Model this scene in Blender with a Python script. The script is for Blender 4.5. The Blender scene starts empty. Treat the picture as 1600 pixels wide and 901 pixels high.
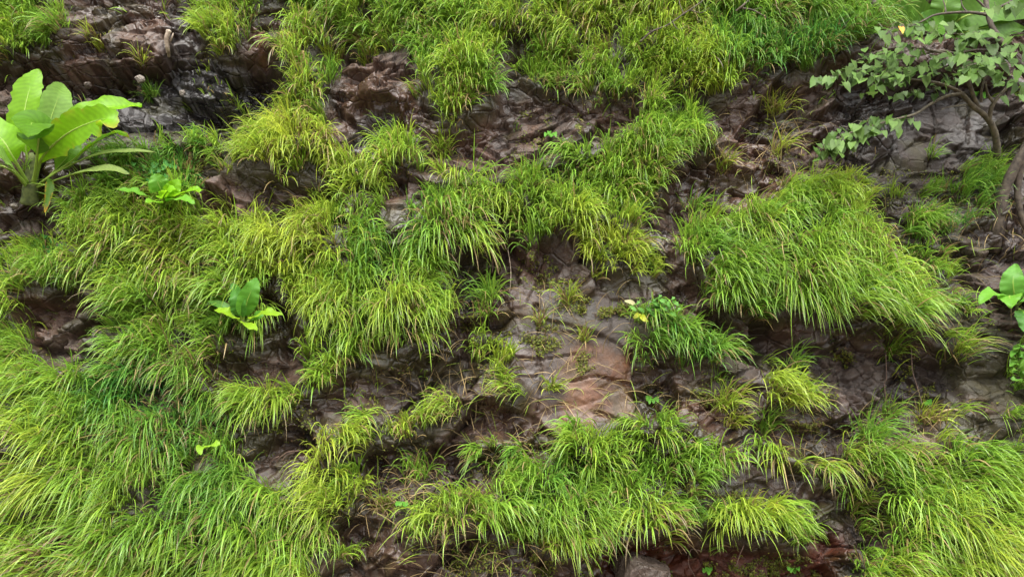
import bpy, math, random
import numpy as np
from mathutils import Vector

R = math.radians
rng = np.random.default_rng(7)
random.seed(7)
scene = bpy.context.scene
C = scene.collection

# ------------------------------------------------------------------ camera
CAM = np.array([0.0, -6.5, 1.6])
PITCH = R(10.0)
LENS = 28.0
cam_d = bpy.data.cameras.new("camera")
cam_d.lens = LENS
cam_d.sensor_width = 36.0
cam_d.clip_end = 2000
cam = bpy.data.objects.new("camera", cam_d)
cam.location = CAM
cam.rotation_euler = (R(90) + PITCH, 0, 0)
C.objects.link(cam)
scene.camera = cam

# ------------------------------------------------------------------ sky, sun, exposure
SUN_EL, SUN_AZ = 54.0, -28.0          # azimuth measured from -Y (the camera side), negative = left
w = bpy.data.worlds.new("World")
scene.world = w
w.use_nodes = True
nt = w.node_tree
bg = nt.nodes["Background"]
sky = nt.nodes.new("ShaderNodeTexSky")
sky.sky_type = 'NISHITA'
sky.sun_disc = False
sky.sun_elevation = R(SUN_EL)
sky.sun_rotation = R(180 + SUN_AZ)
sky.dust_density = 4.0
hs = nt.nodes.new("ShaderNodeHueSaturation")
hs.inputs["Saturation"].default_value = 0.12      # overcast: nearly colourless sky
nt.links.new(sky.outputs[0], hs.inputs["Color"])
nt.links.new(hs.outputs[0], bg.inputs[0])
bg.inputs[1].default_value = 0.15
sd = bpy.data.lights.new("sun", 'SUN')
sd.energy = 1.5
sd.angle = R(12)
sd.color = (1.0, 0.97, 0.91)
sun = bpy.data.objects.new("sun", sd)
az, el = R(SUN_AZ), R(SUN_EL)
to_sun = Vector((math.sin(az) * math.cos(el), -math.cos(az) * math.cos(el), math.sin(el)))
sun.rotation_euler = to_sun.to_track_quat('Z', 'Y').to_euler()
C.objects.link(sun)
vs = scene.view_settings
vs.view_transform = 'Standard'
vs.look = 'None'
vs.gamma = 1
vs.use_curve_mapping = False
vs.exposure = 1.6
scene.cycles.max_bounces = 6
scene.cycles.diffuse_bounces = 4
scene.cycles.transmission_bounces = 4

# ------------------------------------------------------------------ cliff coordinates
PHI = R(11)                            # the face leans back from the vertical
ES = np.array([0.0, math.sin(PHI), math.cos(PHI)])      # up the face
EN = np.array([0.0, -math.cos(PHI), math.sin(PHI)])     # out of the face
EX = np.array([1.0, 0.0, 0.0])
GRAV = np.array([0.0, -math.cos(PHI), -math.sin(PHI)])  # gravity in (x, s, h)
FWD = np.array([0.0, math.cos(PITCH), math.sin(PITCH)])
UPV = np.array([0.0, -math.sin(PITCH), math.cos(PITCH)])
F = LENS / 36.0 * 1600.0

def world(x, s, h):
    x = np.asarray(x)[..., None]; s = np.asarray(s)[..., None]; h = np.asarray(h)[..., None]
    return x * EX + s * ES + h * EN

def to_px(x, s, h):
    p = world(x, s, h) - CAM
    z = p @ FWD
    return 800 + F * (p @ EX) / z, 450.5 - F * (p @ UPV) / z

def from_px(u, v, h):
    u = np.asarray(u, float); v = np.asarray(v, float)
    d = ((u - 800) / F)[..., None] * EX + (-(v - 450.5) / F)[..., None] * UPV + FWD
    t = (np.asarray(h) - CAM @ EN) / (d @ EN)
    p = CAM + d * t[..., None]
    return p @ EX, p @ ES

# ------------------------------------------------------------------ noise
def _hash(i, j, k):
    i = i.astype(np.int64) & 0xffff; j = j.astype(np.int64) & 0xffff
    n = (i * 374761393 + j * 668265263 + k * 1442695041) & 0xffffffff
    n = ((n ^ (n >> 13)) * 1274126177) & 0xffffffff
    n = ((n ^ (n >> 16)) * 2246822519) & 0xffffffff
    n = n ^ (n >> 15)
    return (n & 0xffffff) / float(0xffffff)

def vnoise(x, y, seed=0):
    xi = np.floor(x); yi = np.floor(y)
    fx = x - xi; fy = y - yi
    fx = fx * fx * (3 - 2 * fx); fy = fy * fy * (3 - 2 * fy)
    a = _hash(xi, yi, seed); b = _hash(xi + 1, yi, seed)
    c = _hash(xi, yi + 1, seed); d = _hash(xi + 1, yi + 1, seed)
    return (a + (b - a) * fx) * (1 - fy) + (c + (d - c) * fx) * fy

def fbm(x, y, seed=0, octv=4, gain=0.5):
    r = 0; a = 1; t = 0
    for o in range(octv):
        r = r + a * vnoise(x * 2 ** o + 17.3 * o, y * 2 ** o + 9.1 * o, seed + o)
        t += a; a *= gain
    return r / t

def voronoi(x, y, seed=0):
    """F1, F2, hash of the cell, vector from the cell centre"""
    xi = np.floor(x); yi = np.floor(y)
    f1 = np.full(x.shape, 9.0); f2 = np.full(x.shape, 9.0)
    hid = np.zeros(x.shape); h2 = np.zeros(x.shape); h3 = np.zeros(x.shape)
    dx1 = np.zeros(x.shape); dy1 = np.zeros(x.shape)
    for a in (-1, 0, 1):
        for b in (-1, 0, 1):
            ci = xi + a; cj = yi + b
            px = ci + _hash(ci, cj, seed); py = cj + _hash(ci, cj, seed + 1)
            dx = x - px; dy = y - py
            d = np.sqrt(dx * dx + dy * dy)
            m = d < f1
            f2 = np.where(m, f1, np.minimum(f2, d))
            f1 = np.where(m, d, f1)
            hid = np.where(m, _hash(ci, cj, seed + 2), hid)
            h2 = np.where(m, _hash(ci, cj, seed + 3), h2)
            h3 = np.where(m, _hash(ci, cj, seed + 4), h3)
            dx1 = np.where(m, dx, dx1); dy1 = np.where(m, dy, dy1)
    return f1, f2, hid, h2, h3, dx1, dy1

def sstep(a, b, x):
    t = np.clip((x - a) / (b - a), 0, 1)
    return t * t * (3 - 2 * t)

# ------------------------------------------------------------------ face maps (a plan of the cliff face in a 1600 x 901 plan grid)
PX = 4
U0, U1, V0, V1 = -600, 2200, -500, 1300
gu = np.arange(U0, U1, PX) + PX / 2; gv = np.arange(V0, V1, PX) + PX / 2
GU, GV = np.meshgrid(gu, gv)

def poly_mask(poly, warp=0):
    u, v = GU, GV
    if warp:
        u = u + warp * (vnoise(GU / 28, GV / 28, 91) - .5) * 2 + warp * .5 * (vnoise(GU / 11, GV / 11, 93) - .5) * 2
        v = v + warp * (vnoise(GU / 28, GV / 28, 92) - .5) * 2 + warp * .5 * (vnoise(GU / 11, GV / 11, 94) - .5) * 2
    inside = np.zeros(GU.shape, bool)
    n = len(poly)
    for i in range(n):
        x1, y1 = poly[i]; x2, y2 = poly[(i + 1) % n]
        if y1 == y2: continue
        c = ((y1 > v) != (y2 > v)) & (u < (x2 - x1) * (v - y1) / (y2 - y1) + x1)
        inside ^= c
    return inside.astype(float)

def blur(a, px):
    s = px / PX
    fy = np.fft.fftfreq(a.shape[0])[:, None]; fx = np.fft.rfftfreq(a.shape[1])[None]
    g = np.exp(-2 * (math.pi * s) ** 2 * (fx * fx + fy * fy))
    return np.fft.irfft2(np.fft.rfft2(a) * g, s=a.shape)

def line_dist(pts):
    d = np.full(GU.shape, 1e9)
    for (x1, y1), (x2, y2) in zip(pts[:-1], pts[1:]):
        L = (x2 - x1) ** 2 + (y2 - y1) ** 2
        t = np.clip(((GU - x1) * (x2 - x1) + (GV - y1) * (y2 - y1)) / L, 0, 1)
        d = np.minimum(d, np.hypot(GU - x1 - t * (x2 - x1), GV - y1 - t * (y2 - y1)))
    return d

def sample(a, u, v):
    fu = np.clip((u - U0) / PX - .5, 0, a.shape[1] - 1.001); fv = np.clip((v - V0) / PX - .5, 0, a.shape[0] - 1.001)
    i = fu.astype(int); j = fv.astype(int); fu = fu - i; fv = fv - j
    return (a[j, i] * (1 - fu) + a[j, i + 1] * fu) * (1 - fv) + (a[j + 1, i] * (1 - fu) + a[j + 1, i + 1] * fu) * fv

# grass patches: polygon, density, blade length (m), sideways flow, hue (0 deep green .. 1 yellow green), bulge, label or None (= the common sward)
GRASS = [
 # outside the frame
 ([(-600,-500),(2200,-500),(2200,-15),(1500,-15),(1300,-20),(400,-20),(300,-12),(150,-30),(-600,0)], .9,.40,0,.55,.1,None),
 ([(-600,330),(-10,380),(-10,1300),(-600,1300)], .85,.42,-.3,.6,.1,None),
 ([(1600,480),(2200,300),(2200,1300),(1600,1300)], .8,.42,.4,.6,.1,None),
 ([(-10,895),(500,895),(520,1000),(1600,1000),(1600,1300),(-600,1300)], .8,.4,0,.6,.0,None),
 ([(1310,895),(1620,895),(1620,1100),(1310,1100)], .9,.42,.3,.6,.0,None),
 # left
 ([(-60,-20),(60,-20),(75,15),(98,25),(112,45),(128,52),(112,66),(86,64),(76,80),(66,104),(50,100),(36,110),(22,104),(10,122),(-60,140)], .85,.36,-.2,.5,.15,
   "wispy grass clump overhanging the top left corner above the big broad-leaved plant"),
 ([(296,-20),(470,-20),(452,20),(420,22),(400,34),(384,50),(382,84),(352,104),(326,104),(306,84),(304,30)], .95,.36,0,.6,.14,
   "grass clump spilling down beside the pale peeled root in the dark rock"),
 ([(130,236),(180,225),(240,222),(300,222),(345,226),(360,262),(330,285),(300,300),(200,300),(150,300),(120,262)], .8,.22,0,.25,.1,None),
 ([(335,270),(356,240),(392,212),(408,192),(440,184),(480,190),(508,200),(524,222),(545,246),(575,264),(606,284),(612,306),(600,322),(560,318),(520,306),(470,296),(430,296),(390,288),(345,284)], 1.0,.42,.15,.75,.2,
   "rounded grass mound jutting out above the muddy ledge, left of centre"),
 ([(416,100),(440,76),(468,54),(494,64),(512,88),(522,118),(514,145),(520,162),(508,184),(480,184),(456,164),(450,140),(430,124)], 1.0,.38,0,.65,.16,
   "hanging grass clump on the brown bluff between dark wet rock and bare brown rock"),
 ([(130,300),(310,300),(316,330),(310,352),(336,348),(380,332),(420,336),(432,360),(450,372),(480,352),(470,420),(452,450),(445,470),(420,450),(412,470),(440,500),(418,545),(384,556),(350,560),(300,545),(250,560),(200,560),(150,560),(112,552),(130,520),(170,500),(180,488),(120,478),(60,474),(10,478),(-20,470),(-20,392),(40,384),(100,376),(110,350),(128,330)], 1.0,.38,-.25,.6,.1,None),
 ([(350,410),(450,440),(452,480),(430,545),(385,560),(340,555),(330,480)], 1.0,.40,0,.1,.12,None),
 ([(-20,480),(30,480),(50,520),(70,548),(74,580),(110,575),(160,556),(260,556),(330,570),(330,600),(380,596),(440,610),(480,610),(470,640),(440,672),(420,700),(390,720),(372,740),(400,762),(440,780),(480,792),(530,820),(536,850),(520,870),(480,880),(480,920),(-20,920)], 1.0,.44,-.3,.5,.08,None),
 ([(200,575),(330,585),(345,660),(330,740),(260,730),(150,690),(150,620)], 1.0,.40,.0,.1,.05,None),
 ([(100,700),(330,720),(420,780),(480,800),(520,830),(480,900),(200,900),(130,820)], 1.0,.42,.2,.38,.08,None),
 # centre left mass
 ([(470,345),(520,330),(560,335),(590,345),(640,325),(680,300),(690,280),(660,272),(600,275),(585,250),(596,228),(625,218),(648,226),(660,255),(690,270),(740,275),(770,290),(775,330),(770,375),(740,398),(712,420),(700,440),(716,462),(722,490),(690,510),(716,530),(700,548),(660,560),(650,580),(620,590),(590,592),(560,585),(520,605),(490,625),(455,640),(446,620),(470,590),(480,560),(466,530),(440,520),(432,490),(452,470),(440,440),(440,400),(452,360)], 1.0,.42,-.12,.55,.14,None),
 ([(560,340),(680,320),(740,350),(690,400),(600,440),(540,430),(540,380)], 1.0,.42,.0,.3,.1,None),
 # top band
 ([(440,-20),(1390,-20),(1400,40),(1380,74),(1340,96),(1300,104),(1290,112),(1262,132),(1230,128),(1200,130),(1170,134),(1150,128),(1144,150),(1128,174),(1100,186),(1066,182),(1036,172),(990,164),(958,168),(930,172),(900,160),(850,154),(812,144),(798,128),(800,110),(842,104),(838,92),(806,92),(786,110),(768,118),(772,132),(778,158),(768,186),(748,208),(718,222),(692,214),(672,186),(644,156),(646,112),(656,72),(628,80),(600,90),(540,84),(508,72),(476,62),(456,36)], 1.0,.40,.0,.55,.12,None),
 ([(670,110),(740,110),(775,140),(770,190),(720,222),(690,210),(650,160)], 1.0,.42,.0,.7,.18,None),
 ([(1120,30),(1380,30),(1370,80),(1290,112),(1262,132),(1160,130),(1120,90)], 1.0,.44,.0,.15,.1,None),
 ([(1040,120),(1100,112),(1146,120),(1144,156),(1118,180),(1070,176),(1040,150)], 1.0,.38,.2,.7,.14,None),
 # centre
 ([(776,310),(800,282),(838,252),(870,240),(910,238),(938,254),(948,232),(962,214),(1000,196),(1040,188),(1082,194),(1108,210),(1126,236),(1106,250),(1080,258),(1052,262),(1040,300),(1036,330),(1000,344),(960,350),(940,362),(900,380),(866,392),(820,388),(790,380),(776,350)], 1.0,.36,.0,.5,.16,None),
 ([(900,362),(950,358),(1000,356),(1004,390),(1028,404),(1036,440),(1024,452),(1000,446),(960,444),(930,446),(912,430),(900,400)], .95,.32,.0,.65,.12,
   "grass mound above the slab and the small plant with yellow leaves"),
 # right mound
 ([(1066,386),(1084,352),(1140,338),(1196,326),(1216,300),(1240,284),(1290,286),(1330,316),(1362,366),(1382,404),(1415,440),(1446,474),(1456,500),(1444,520),(1420,530),(1390,528),(1350,520),(1310,516),(1270,504),(1220,512),(1172,514),(1142,506),(1124,480),(1092,452),(1070,420)], 1.0,.46,.2,.33,.22,
   "largest dense grass mound bulging out of the rock on the right"),
 ([(988,494),(1010,482),(1060,486),(1090,518),(1138,540),(1150,572),(1140,596),(1096,584),(1060,566),(1012,574),(992,580),(986,536)], .95,.40,.15,.25,.12,
   "dark green grass clump under the small plant with yellow leaves"),
 ([(1168,566),(1196,556),(1216,590),(1262,598),(1300,622),(1306,648),(1270,658),(1220,650),(1180,640),(1196,610)], .75,.34,.2,.7,.1,
   "ragged yellow green grass clump on the wet rock below the largest mound"),
 ([(1490,262),(1520,250),(1560,250),(1580,270),(1572,300),(1530,306),(1500,300)], .8,.36,.2,.2,.08,
   "drooping grass clump at the foot of the tree roots on the right"),
 ([(1380,330),(1420,325),(1470,335),(1500,305),(1560,310),(1560,350),(1500,378),(1475,410),(1420,400)], .7,.30,.2,.3,.05,None),
 ([(1400,400),(1470,396),(1490,440),(1530,480),(1510,500),(1440,450)], .7,.28,.3,.35,.05,None),
 ([(1466,510),(1500,495),(1560,505),(1600,540),(1620,560),(1620,660),(1590,670),(1560,640),(1530,620),(1490,600),(1470,560)], .33,.36,.3,.5,.03,None),
 ([(1480,640),(1530,640),(1620,660),(1620,740),(1560,726),(1500,712),(1470,690)], .42,.36,.3,.45,.04,None),
 # lower centre
 ([(484,770),(500,706),(530,664),(556,648),(600,656),(640,648),(668,618),(690,602),(716,622),(724,652),(700,678),(672,696),(640,700),(600,706),(582,724),(574,760),(560,806),(524,822),(496,812)], 1.0,.34,-.1,.65,.14,
   "crescent of yellow green grass over the dark hollow, lower left of centre"),
 ([(628,800),(660,776),(704,764),(760,766),(800,748),(840,738),(880,712),(850,700),(800,706),(740,690),(730,678),(800,688),(860,676),(900,664),(940,668),(1000,652),(1020,640),(1066,652),(1112,684),(1146,708),(1152,744),(1124,764),(1140,784),(1180,792),(1190,800),(1216,800),(1270,812),(1286,838),(1262,872),(1200,868),(1140,852),(1090,844),(1040,846),(990,850),(940,852),(916,868),(900,888),(850,888),(836,872),(800,866),(770,864),(740,842),(700,842),(660,864),(632,862),(622,820)], .95,.36,.0,.58,.12,None),
 ([(1020,640),(1066,652),(1112,684),(1146,708),(1140,740),(1060,740),(1000,720),(990,680)], 1.0,.38,.25,.6,.14,None),
 ([(728,690),(800,700),(840,712),(820,740),(760,740),(720,730)], .8,.28,.0,.5,.02,None),
 ([(1170,680),(1206,690),(1250,712),(1300,716),(1340,704),(1400,706),(1500,712),(1560,726),(1620,736),(1620,920),(1320,920),(1336,866),(1380,870),(1398,830),(1390,790),(1350,760),(1320,770),(1290,760),(1240,742),(1180,730)], .95,.44,.35,.5,.1,None),
 ([(1330,704),(1400,706),(1500,712),(1620,740),(1620,900),(1420,890),(1400,800),(1360,760)], 1.0,.46,.45,.55,.12,None),
 ([(724,530),(760,520),(800,516),(806,560),(800,600),(832,604),(836,640),(800,644),(780,612),(748,604),(736,570)], .6,.26,.0,.7,.06,
   "loose strip of short yellow green grass along the left edge of the bare slab"),
 ([(1220,275),(1330,268),(1420,285),(1500,290),(1480,318),(1380,312),(1300,300),(1230,296)], .5,.22,.1,.4,.02,None),
 ([(1130,762),(1200,770),(1290,790),(1290,820),(1190,800),(1130,790)], .6,.26,.1,.6,.02,None),
]
# small stand-alone tufts: pixel on the plan grid, blades, length, radius, flow, hue, dryness, label
TUFTS = [
 (160,80,34,.22,.06,0,.9,.35,"small dry yellow tuft on the brown block over the dark overhang"),
 (237,160,34,.24,.06,.1,.2,.1,"little green tuft growing from dark rock right of the big broad-leaved plant"),
 (222,104,14,.22,.03,0,.8,.4,"few thin blades beside the pale stones under the overhang"),
 (372,165,14,.20,.03,0,.6,.3,"sparse tuft in the dark wet rock below the hanging clump at top left"),
 (524,98,34,.26,.09,.1,.85,.3,"thin tuft fringing the right side of the hanging clump on the brown bluff"),
 (575,102,36,.28,.10,0,.75,.25,"short tuft dangling from the top sward over bare brown rock"),
 (760,474,62,.34,.08,0,.3,.15,"spiky tuft standing in the hollow left of the bare slab"),
 (760,505,30,.22,.06,0,.4,.3,"small tuft just under the spiky tuft in the hollow"),
 (887,476,30,.28,.05,0,.75,.35,"slender tuft rooted in moss at the top of the bare slab"),
 (913,535,20,.22,.035,0,.8,.35,"narrow tuft hanging over the moss strip on the bare slab"),
 (842,512,14,.26,.05,-.2,.7,.6,"wiry half dry tuft on the bare slab above the moss cushion"),
 (863,610,18,.22,.03,.1,.8,.2,"upright tuft on the lower bare slab beside the short grass strip"),
 (1210,178,50,.28,.08,0,.9,.35,"round yellow tuft on the ledge under the top sward, near the tree leaves"),
 (1218,240,24,.30,.08,.2,.9,.4,"straggly yellow tuft below the ledge left of the dark wall"),
 (1455,250,12,.26,.05,.2,.35,.1,"faint small tuft on the dark wall under the tree branches"),
 (1440,358,46,.32,.10,0,.3,.2,"green tuft under the dark wall, right of the largest mound"),
 (1085,332,30,.28,.07,.1,.3,.15,"small tuft among broken rock above the largest mound's left end"),
 (1124,470,36,.26,.08,0,.5,.3,"tuft between the largest mound and the dark green clump"),
 (1130,640,42,.34,.07,.1,.75,.2,"bright tuft draping over the crack right of the lower slab"),
 (1192,676,26,.30,.05,.1,.3,.1,"thin upright tuft left of the ragged grass clump"),
 (1145,668,30,.24,.06,.2,.9,.2,"yellow tuft hanging under the bright tuft by the crack"),
 (1388,652,24,.30,.05,.1,.35,.2,"lone blades growing from grey rock in the lower right"),
 (1448,660,46,.26,.07,.1,.85,.55,"brownish tuft hanging on wet rock above the lower right sward"),
 (1360,690,56,.42,.08,.1,.2,.05,"tall blue green tuft at the upper edge of the lower right sward"),
 (1336,800,40,.30,.09,.3,.6,.2,"loose tuft in the dark gap left of the lower right sward"),
 (1350,830,30,.26,.08,.3,.5,.3,"lowest tuft in the dark gap left of the lower right sward"),
 (540,870,34,.26,.06,.1,.55,.1,"small bright tuft at the foot of the face beside the green sward"),
 (598,795,34,.24,.07,.1,.7,.5,"dry low tuft in the earth hollow below the crescent of grass"),
 (660,745,46,.30,.12,-.1,.4,.35,"dark tuft inside the hollow under the crescent of grass"),
 (545,695,30,.26,.07,0,.3,.2,"short tuft hanging left below the upper mass onto brown earth"),
 (1385,560,26,.34,.06,.1,.35,.2,"tuft hanging below the right end of the largest mound"),
 (1500,560,34,.36,.08,.4,.6,.3,"sideways leaning tuft on the right hand rock below the oval leaved plant"),
 (1240,575,20,.30,.06,.3,.3,.1,"arched pale tuft on the dark wet rock under the largest mound"),
 (60,300,20,.24,.06,0,.4,.3,"weak tuft in the dark recess beneath the big broad-leaved plant"),
 (990,250,30,.28,.08,0,.4,.2,"tuft on the left flank of the centre grass above cracked rock"),
 (690,240,40,.26,.09,0,.7,.25,"small tuft below the long hanging tongue of grass"),
 (830,300,30,.28,.08,0,.4,.2,"tuft beside the cracked rock in the upper centre"),
 (1130,265,30,.28,.08,.2,.75,.5,"dry tuft trailing off the right end of the centre grass"),
]

DENS = np.zeros(GU.shape); LEN = np.full(GU.shape, .38); FLOW = np.zeros(GU.shape); HUE = np.full(GU.shape, .5)
BULGE = np.zeros(GU.shape); OWN = np.zeros(GU.shape, int)
for k, (poly, de, le, fl, hu, bu, lab) in enumerate(GRASS):
    m = poly_mask(poly, 9) > 0
    DENS[m] = de; LEN[m] = le; FLOW[m] = fl; HUE[m] = hu; BULGE[m] = bu
    OWN[m] = k + 1 if lab else 0
cov = (DENS > 0).astype(float)
# big dead/dark pockets inside the sward
for c in [((105,880),26,14),((157,772),12,22),((205,800),10,12),((640,730),60,12)]:
    (cu, cv), ru, rv = c
    DENS[((GU - cu) / ru) ** 2 + ((GV - cv) / rv) ** 2 < 1] *= .12
BARE = [[(312,272),(400,280),(505,292),(520,330),(460,350),(400,338),(326,335)], [(60,478),(150,480),(190,495),(168,545),(100,562),(72,545)],
        [(322,552),(440,532),(478,545),(468,600),(400,612),(332,605)], [(405,440),(450,455),(468,520),(432,540),(405,520)],
        [(1030,262),(1215,255),(1218,300),(1130,330),(1066,350),(1040,340)], [(1036,350),(1068,360),(1064,430),(1036,430)],
        [(560,560),(720,545),(720,590),(700,612),(660,650),(590,648)], [(1120,735),(1200,748),(1190,784),(1130,782)],
        [(520,95),(640,90),(650,170),(600,235),(530,205)], [(690,215),(800,140),(960,185),(930,228),(830,240),(750,272)], [(196,770),(240,780),(230,810),(190,800)],
        [(80,855),(130,850),(125,901),(85,901)], [(10,690),(40,690),(45,730),(12,740)], [(350,690),(440,660),(500,640),(490,780),(420,770)]]
for poly in BARE:
    DENS[poly_mask(poly, 8) > 0] *= .06
DENS = blur(DENS, 3); LEN = blur(LEN, 20); FLOW = blur(FLOW, 30); HUE = blur(HUE, 12)
COVS = blur(cov, 7)
BUL = .50 * blur(BULGE, 14) + .12 * blur(np.roll(BULGE, -4, 0), 8)

# relief: polygon, outwards in m, softness in px
RELIEF = [
 ([(60,40),(120,20),(300,10),(300,100),(250,112),(180,104),(70,116)], .30, 8),
 ([(-300,130),(0,130),(60,112),(220,112),(228,140),(210,170),(120,175),(60,190),(-300,230)], -.65, 4),
 ([(190,118),(300,100),(440,125),(430,205),(400,235),(330,232),(190,222)], -.38, 14),
 ([(255,40),(300,30),(300,95),(262,110),(245,80)], -.12, 3),
 ([(-300,290),(20,288),(110,300),(118,340),(100,372),(30,376),(-300,390)], -.45, 7),
 ([(400,40),(460,45),(470,80),(420,105),(385,100)], .12, 8),
 ([(520,125),(640,105),(655,170),(660,235),(600,245),(540,230)], .12, 10),
 ([(545,170),(565,160),(610,165),(625,200),(620,250),(560,250),(540,220)], -.28, 6),
 ([(575,138),(610,140),(618,158),(600,168),(580,165)], .16, 4),
 ([(705,430),(735,408),(762,385),(800,392),(806,405),(775,450),(760,510),(715,505)], -.34, 5),
 ([(790,400),(990,470),(995,670),(800,670),(795,500)], .02, 10),
 ([(1290,128),(1420,120),(1580,120),(1590,230),(1560,300),(1330,300),(1300,240)], -.34, 9),
 ([(1145,200),(1290,140),(1290,175),(1160,240)], .12, 8),
 ([(1160,545),(1300,552),(1420,556),(1500,570),(1500,610),(1400,640),(1310,620),(1290,600),(1190,560)], -.30, 6),
 ([(1285,610),(1390,600),(1380,640),(1330,680),(1300,660)], .1, 5),
 ([(1395,655),(1480,660),(1490,710),(1400,700)], .08, 5),
 ([(570,716),(640,706),(726,700),(740,725),(700,745),(640,752),(585,748)], -.38, 5),
 ([(35,482),(100,484),(178,492),(160,505),(120,520),(80,548),(50,520)], -.42, 5),
 ([(88,525),(150,500),(180,510),(160,550),(110,560)], .14, 6),
 ([(960,866),(1000,858),(1100,852),(1200,868),(1290,880),(1310,920),(1310,1010),(950,1010),(950,890)], -.60, 5),
 ([(1280,800),(1330,770),(1390,790),(1395,830),(1380,868),(1320,870)], -.28, 6),
 ([(375,740),(400,704),(430,690),(445,655),(500,640),(500,680),(486,730),(480,770),(440,780),(400,762)], -.16, 6),
 ([(330,575),(440,556),(478,560),(465,590),(440,612),(340,600)], .02, 5),
 ([(410,450),(445,470),(460,520),(430,545),(405,520)], -.2, 5),
 ([(310,290),(400,300),(500,312),(510,335),(440,358),(330,350)], -.08, 4),
 ([(720,225),(800,160),(850,162),(930,180),(1000,175),(940,235),(840,245),(760,275)], .04, 6),
 ([(1035,270),(1120,262),(1215,270),(1215,320),(1130,335),(1066,380),(1036,330)], -.12, 6),
 ([(940,225),(1010,180),(1060,186),(1000,192)], -.12, 4),
 ([(1380,350),(1600,360),(1600,480),(1500,470),(1400,400)], -.12, 10),
 ([(1480,470),(1600,470),(1600,560),(1520,520)], .12, 10),
 ([(580,600),(690,570),(720,600),(640,650),(600,650)], -.06, 5),
]
CRACKS = [
 [(840,480),(838,540),(846,590),(840,640)], [(880,600),(930,590),(985,600)], [(800,560),(840,566),(900,556)],
 [(1395,150),(1400,220),(1390,260)], [(1460,150),(1470,200),(1462,250)], [(1520,160),(1516,220)],
 [(742,290),(800,236),(838,205),(862,190),(886,164)], [(868,196),(905,185),(930,180)], [(800,236),(845,244)],
 [(988,480),(982,520),(990,600),(994,642)], [(922,642),(950,650),(985,662)], [(950,596),(990,604),(1004,598)],
 [(1010,612),(1060,620),(1110,626)], [(1080,650),(1120,636)], [(1228,190),(1262,182),(1300,186),(1348,182)],
 [(1250,160),(1272,150)], [(1258,196),(1290,206),(1310,212)], [(1488,412),(1540,412),(1566,404)],
 [(1500,225),(1530,235)], [(1180,232),(1216,260)], [(205,70),(232,72),(250,84)], [(245,15),(262,30),(280,34)],
 [(320,575),(380,590),(440,585)], [(420,318),(470,322),(500,330)], [(1300,150),(1330,175)], [(935,200),(940,230)],
 [(640,105),(610,122),(600,140)], [(800,160),(860,168)], [(1050,300),(1100,290),(1160,300)], [(1080,340),(1100,300)],
 [(835,480),(842,520),(838,590)], [(1390,640),(1400,700)], [(1455,665),(1470,700)], [(620,200),(650,260)],
]
RELF = np.zeros(GU.shape)
for poly, d, soft in RELIEF:
    RELF += blur(poly_mask(poly, 2), soft * 1.1) * d * .60
SMOOTH = blur(poly_mask([(800,440),(985,475),(990,670),(880,676),(808,660),(800,520)]), 10)
SMOOTH = np.maximum(SMOOTH, .6 * blur(poly_mask([(1380,150),(1560,140),(1560,240),(1400,250)]), 14))
# rock colour regions
COLS = [   # polygon, colour, softness, strength
 ([(60,20),(300,5),(290,100),(70,112)], (.125,.088,.078), 14, .9),
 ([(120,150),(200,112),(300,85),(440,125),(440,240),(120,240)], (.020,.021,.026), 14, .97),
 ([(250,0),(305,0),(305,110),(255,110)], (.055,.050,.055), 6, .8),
 ([(390,40),(470,40),(470,110),(400,105)], (.19,.115,.085), 10, .9),
 ([(520,110),(650,110),(660,240),(530,240)], (.135,.092,.078), 12, .9),
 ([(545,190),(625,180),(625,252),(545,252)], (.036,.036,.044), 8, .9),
 ([(690,160),(1000,160),(960,240),(760,280)], (.118,.088,.080), 12, .8),
 ([(860,172),(935,178),(930,240),(850,240)], (.060,.044,.038), 6, .8),
 ([(300,285),(510,300),(510,350),(310,350)], (.135,.098,.088), 10, .8),
 ([(780,420),(1000,470),(1000,680),(800,680)], (.085,.068,.062), 8, .95),
 ([(900,545),(985,540),(992,660),(880,676),(872,600)], (.215,.125,.080), 4, .97),
 ([(960,480),(990,480),(988,560),(955,555)], (.060,.058,.062), 5, .8),
 ([(790,600),(890,590),(880,620),(800,640)], (.075,.068,.070), 6, .7),
 ([(990,600),(1130,600),(1130,660),(1000,655)], (.105,.070,.055), 6, .7),
 ([(1140,150),(1300,140),(1340,240),(1160,250)], (.100,.070,.062), 12, .8),
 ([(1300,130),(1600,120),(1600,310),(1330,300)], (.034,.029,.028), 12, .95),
 ([(1370,300),(1600,300),(1600,560),(1400,440)], (.075,.058,.053), 14, .8),
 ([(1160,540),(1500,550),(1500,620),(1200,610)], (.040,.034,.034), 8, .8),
 ([(1270,560),(1400,575),(1390,650),(1290,640)], (.120,.105,.108), 7, .85),
 ([(1280,620),(1350,620),(1350,665),(1300,660)], (.050,.024,.018), 5, .8),
 ([(1390,640),(1490,650),(1490,710),(1390,700)], (.135,.112,.108), 7, .8),
 ([(320,560),(480,550),(460,610),(330,605)], (.135,.098,.082), 8, .85),
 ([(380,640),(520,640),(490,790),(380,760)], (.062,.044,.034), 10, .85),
 ([(580,560),(720,560),(700,650),(590,655)], (.095,.082,.080), 10, .8),
 ([(540,800),(860,830),(860,920),(540,920)], (.100,.082,.078), 12, .8),
 ([(930,840),(1320,840),(1330,1000),(920,1000)], (.15,.045,.022), 5, .9),
 ([(80,500),(190,495),(160,575),(90,565)], (.150,.125,.118), 8, .8),
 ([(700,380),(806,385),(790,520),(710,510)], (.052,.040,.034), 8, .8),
 ([(1035,260),(1215,265),(1215,340),(1036,400)], (.115,.085,.075), 10, .8),
]
COL = np.zeros(GU.shape + (3,)) + np.array([.098, .074, .066])
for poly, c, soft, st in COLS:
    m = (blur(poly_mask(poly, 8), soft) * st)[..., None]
    COL = COL * (1 - m) + np.array(c) * m

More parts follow.
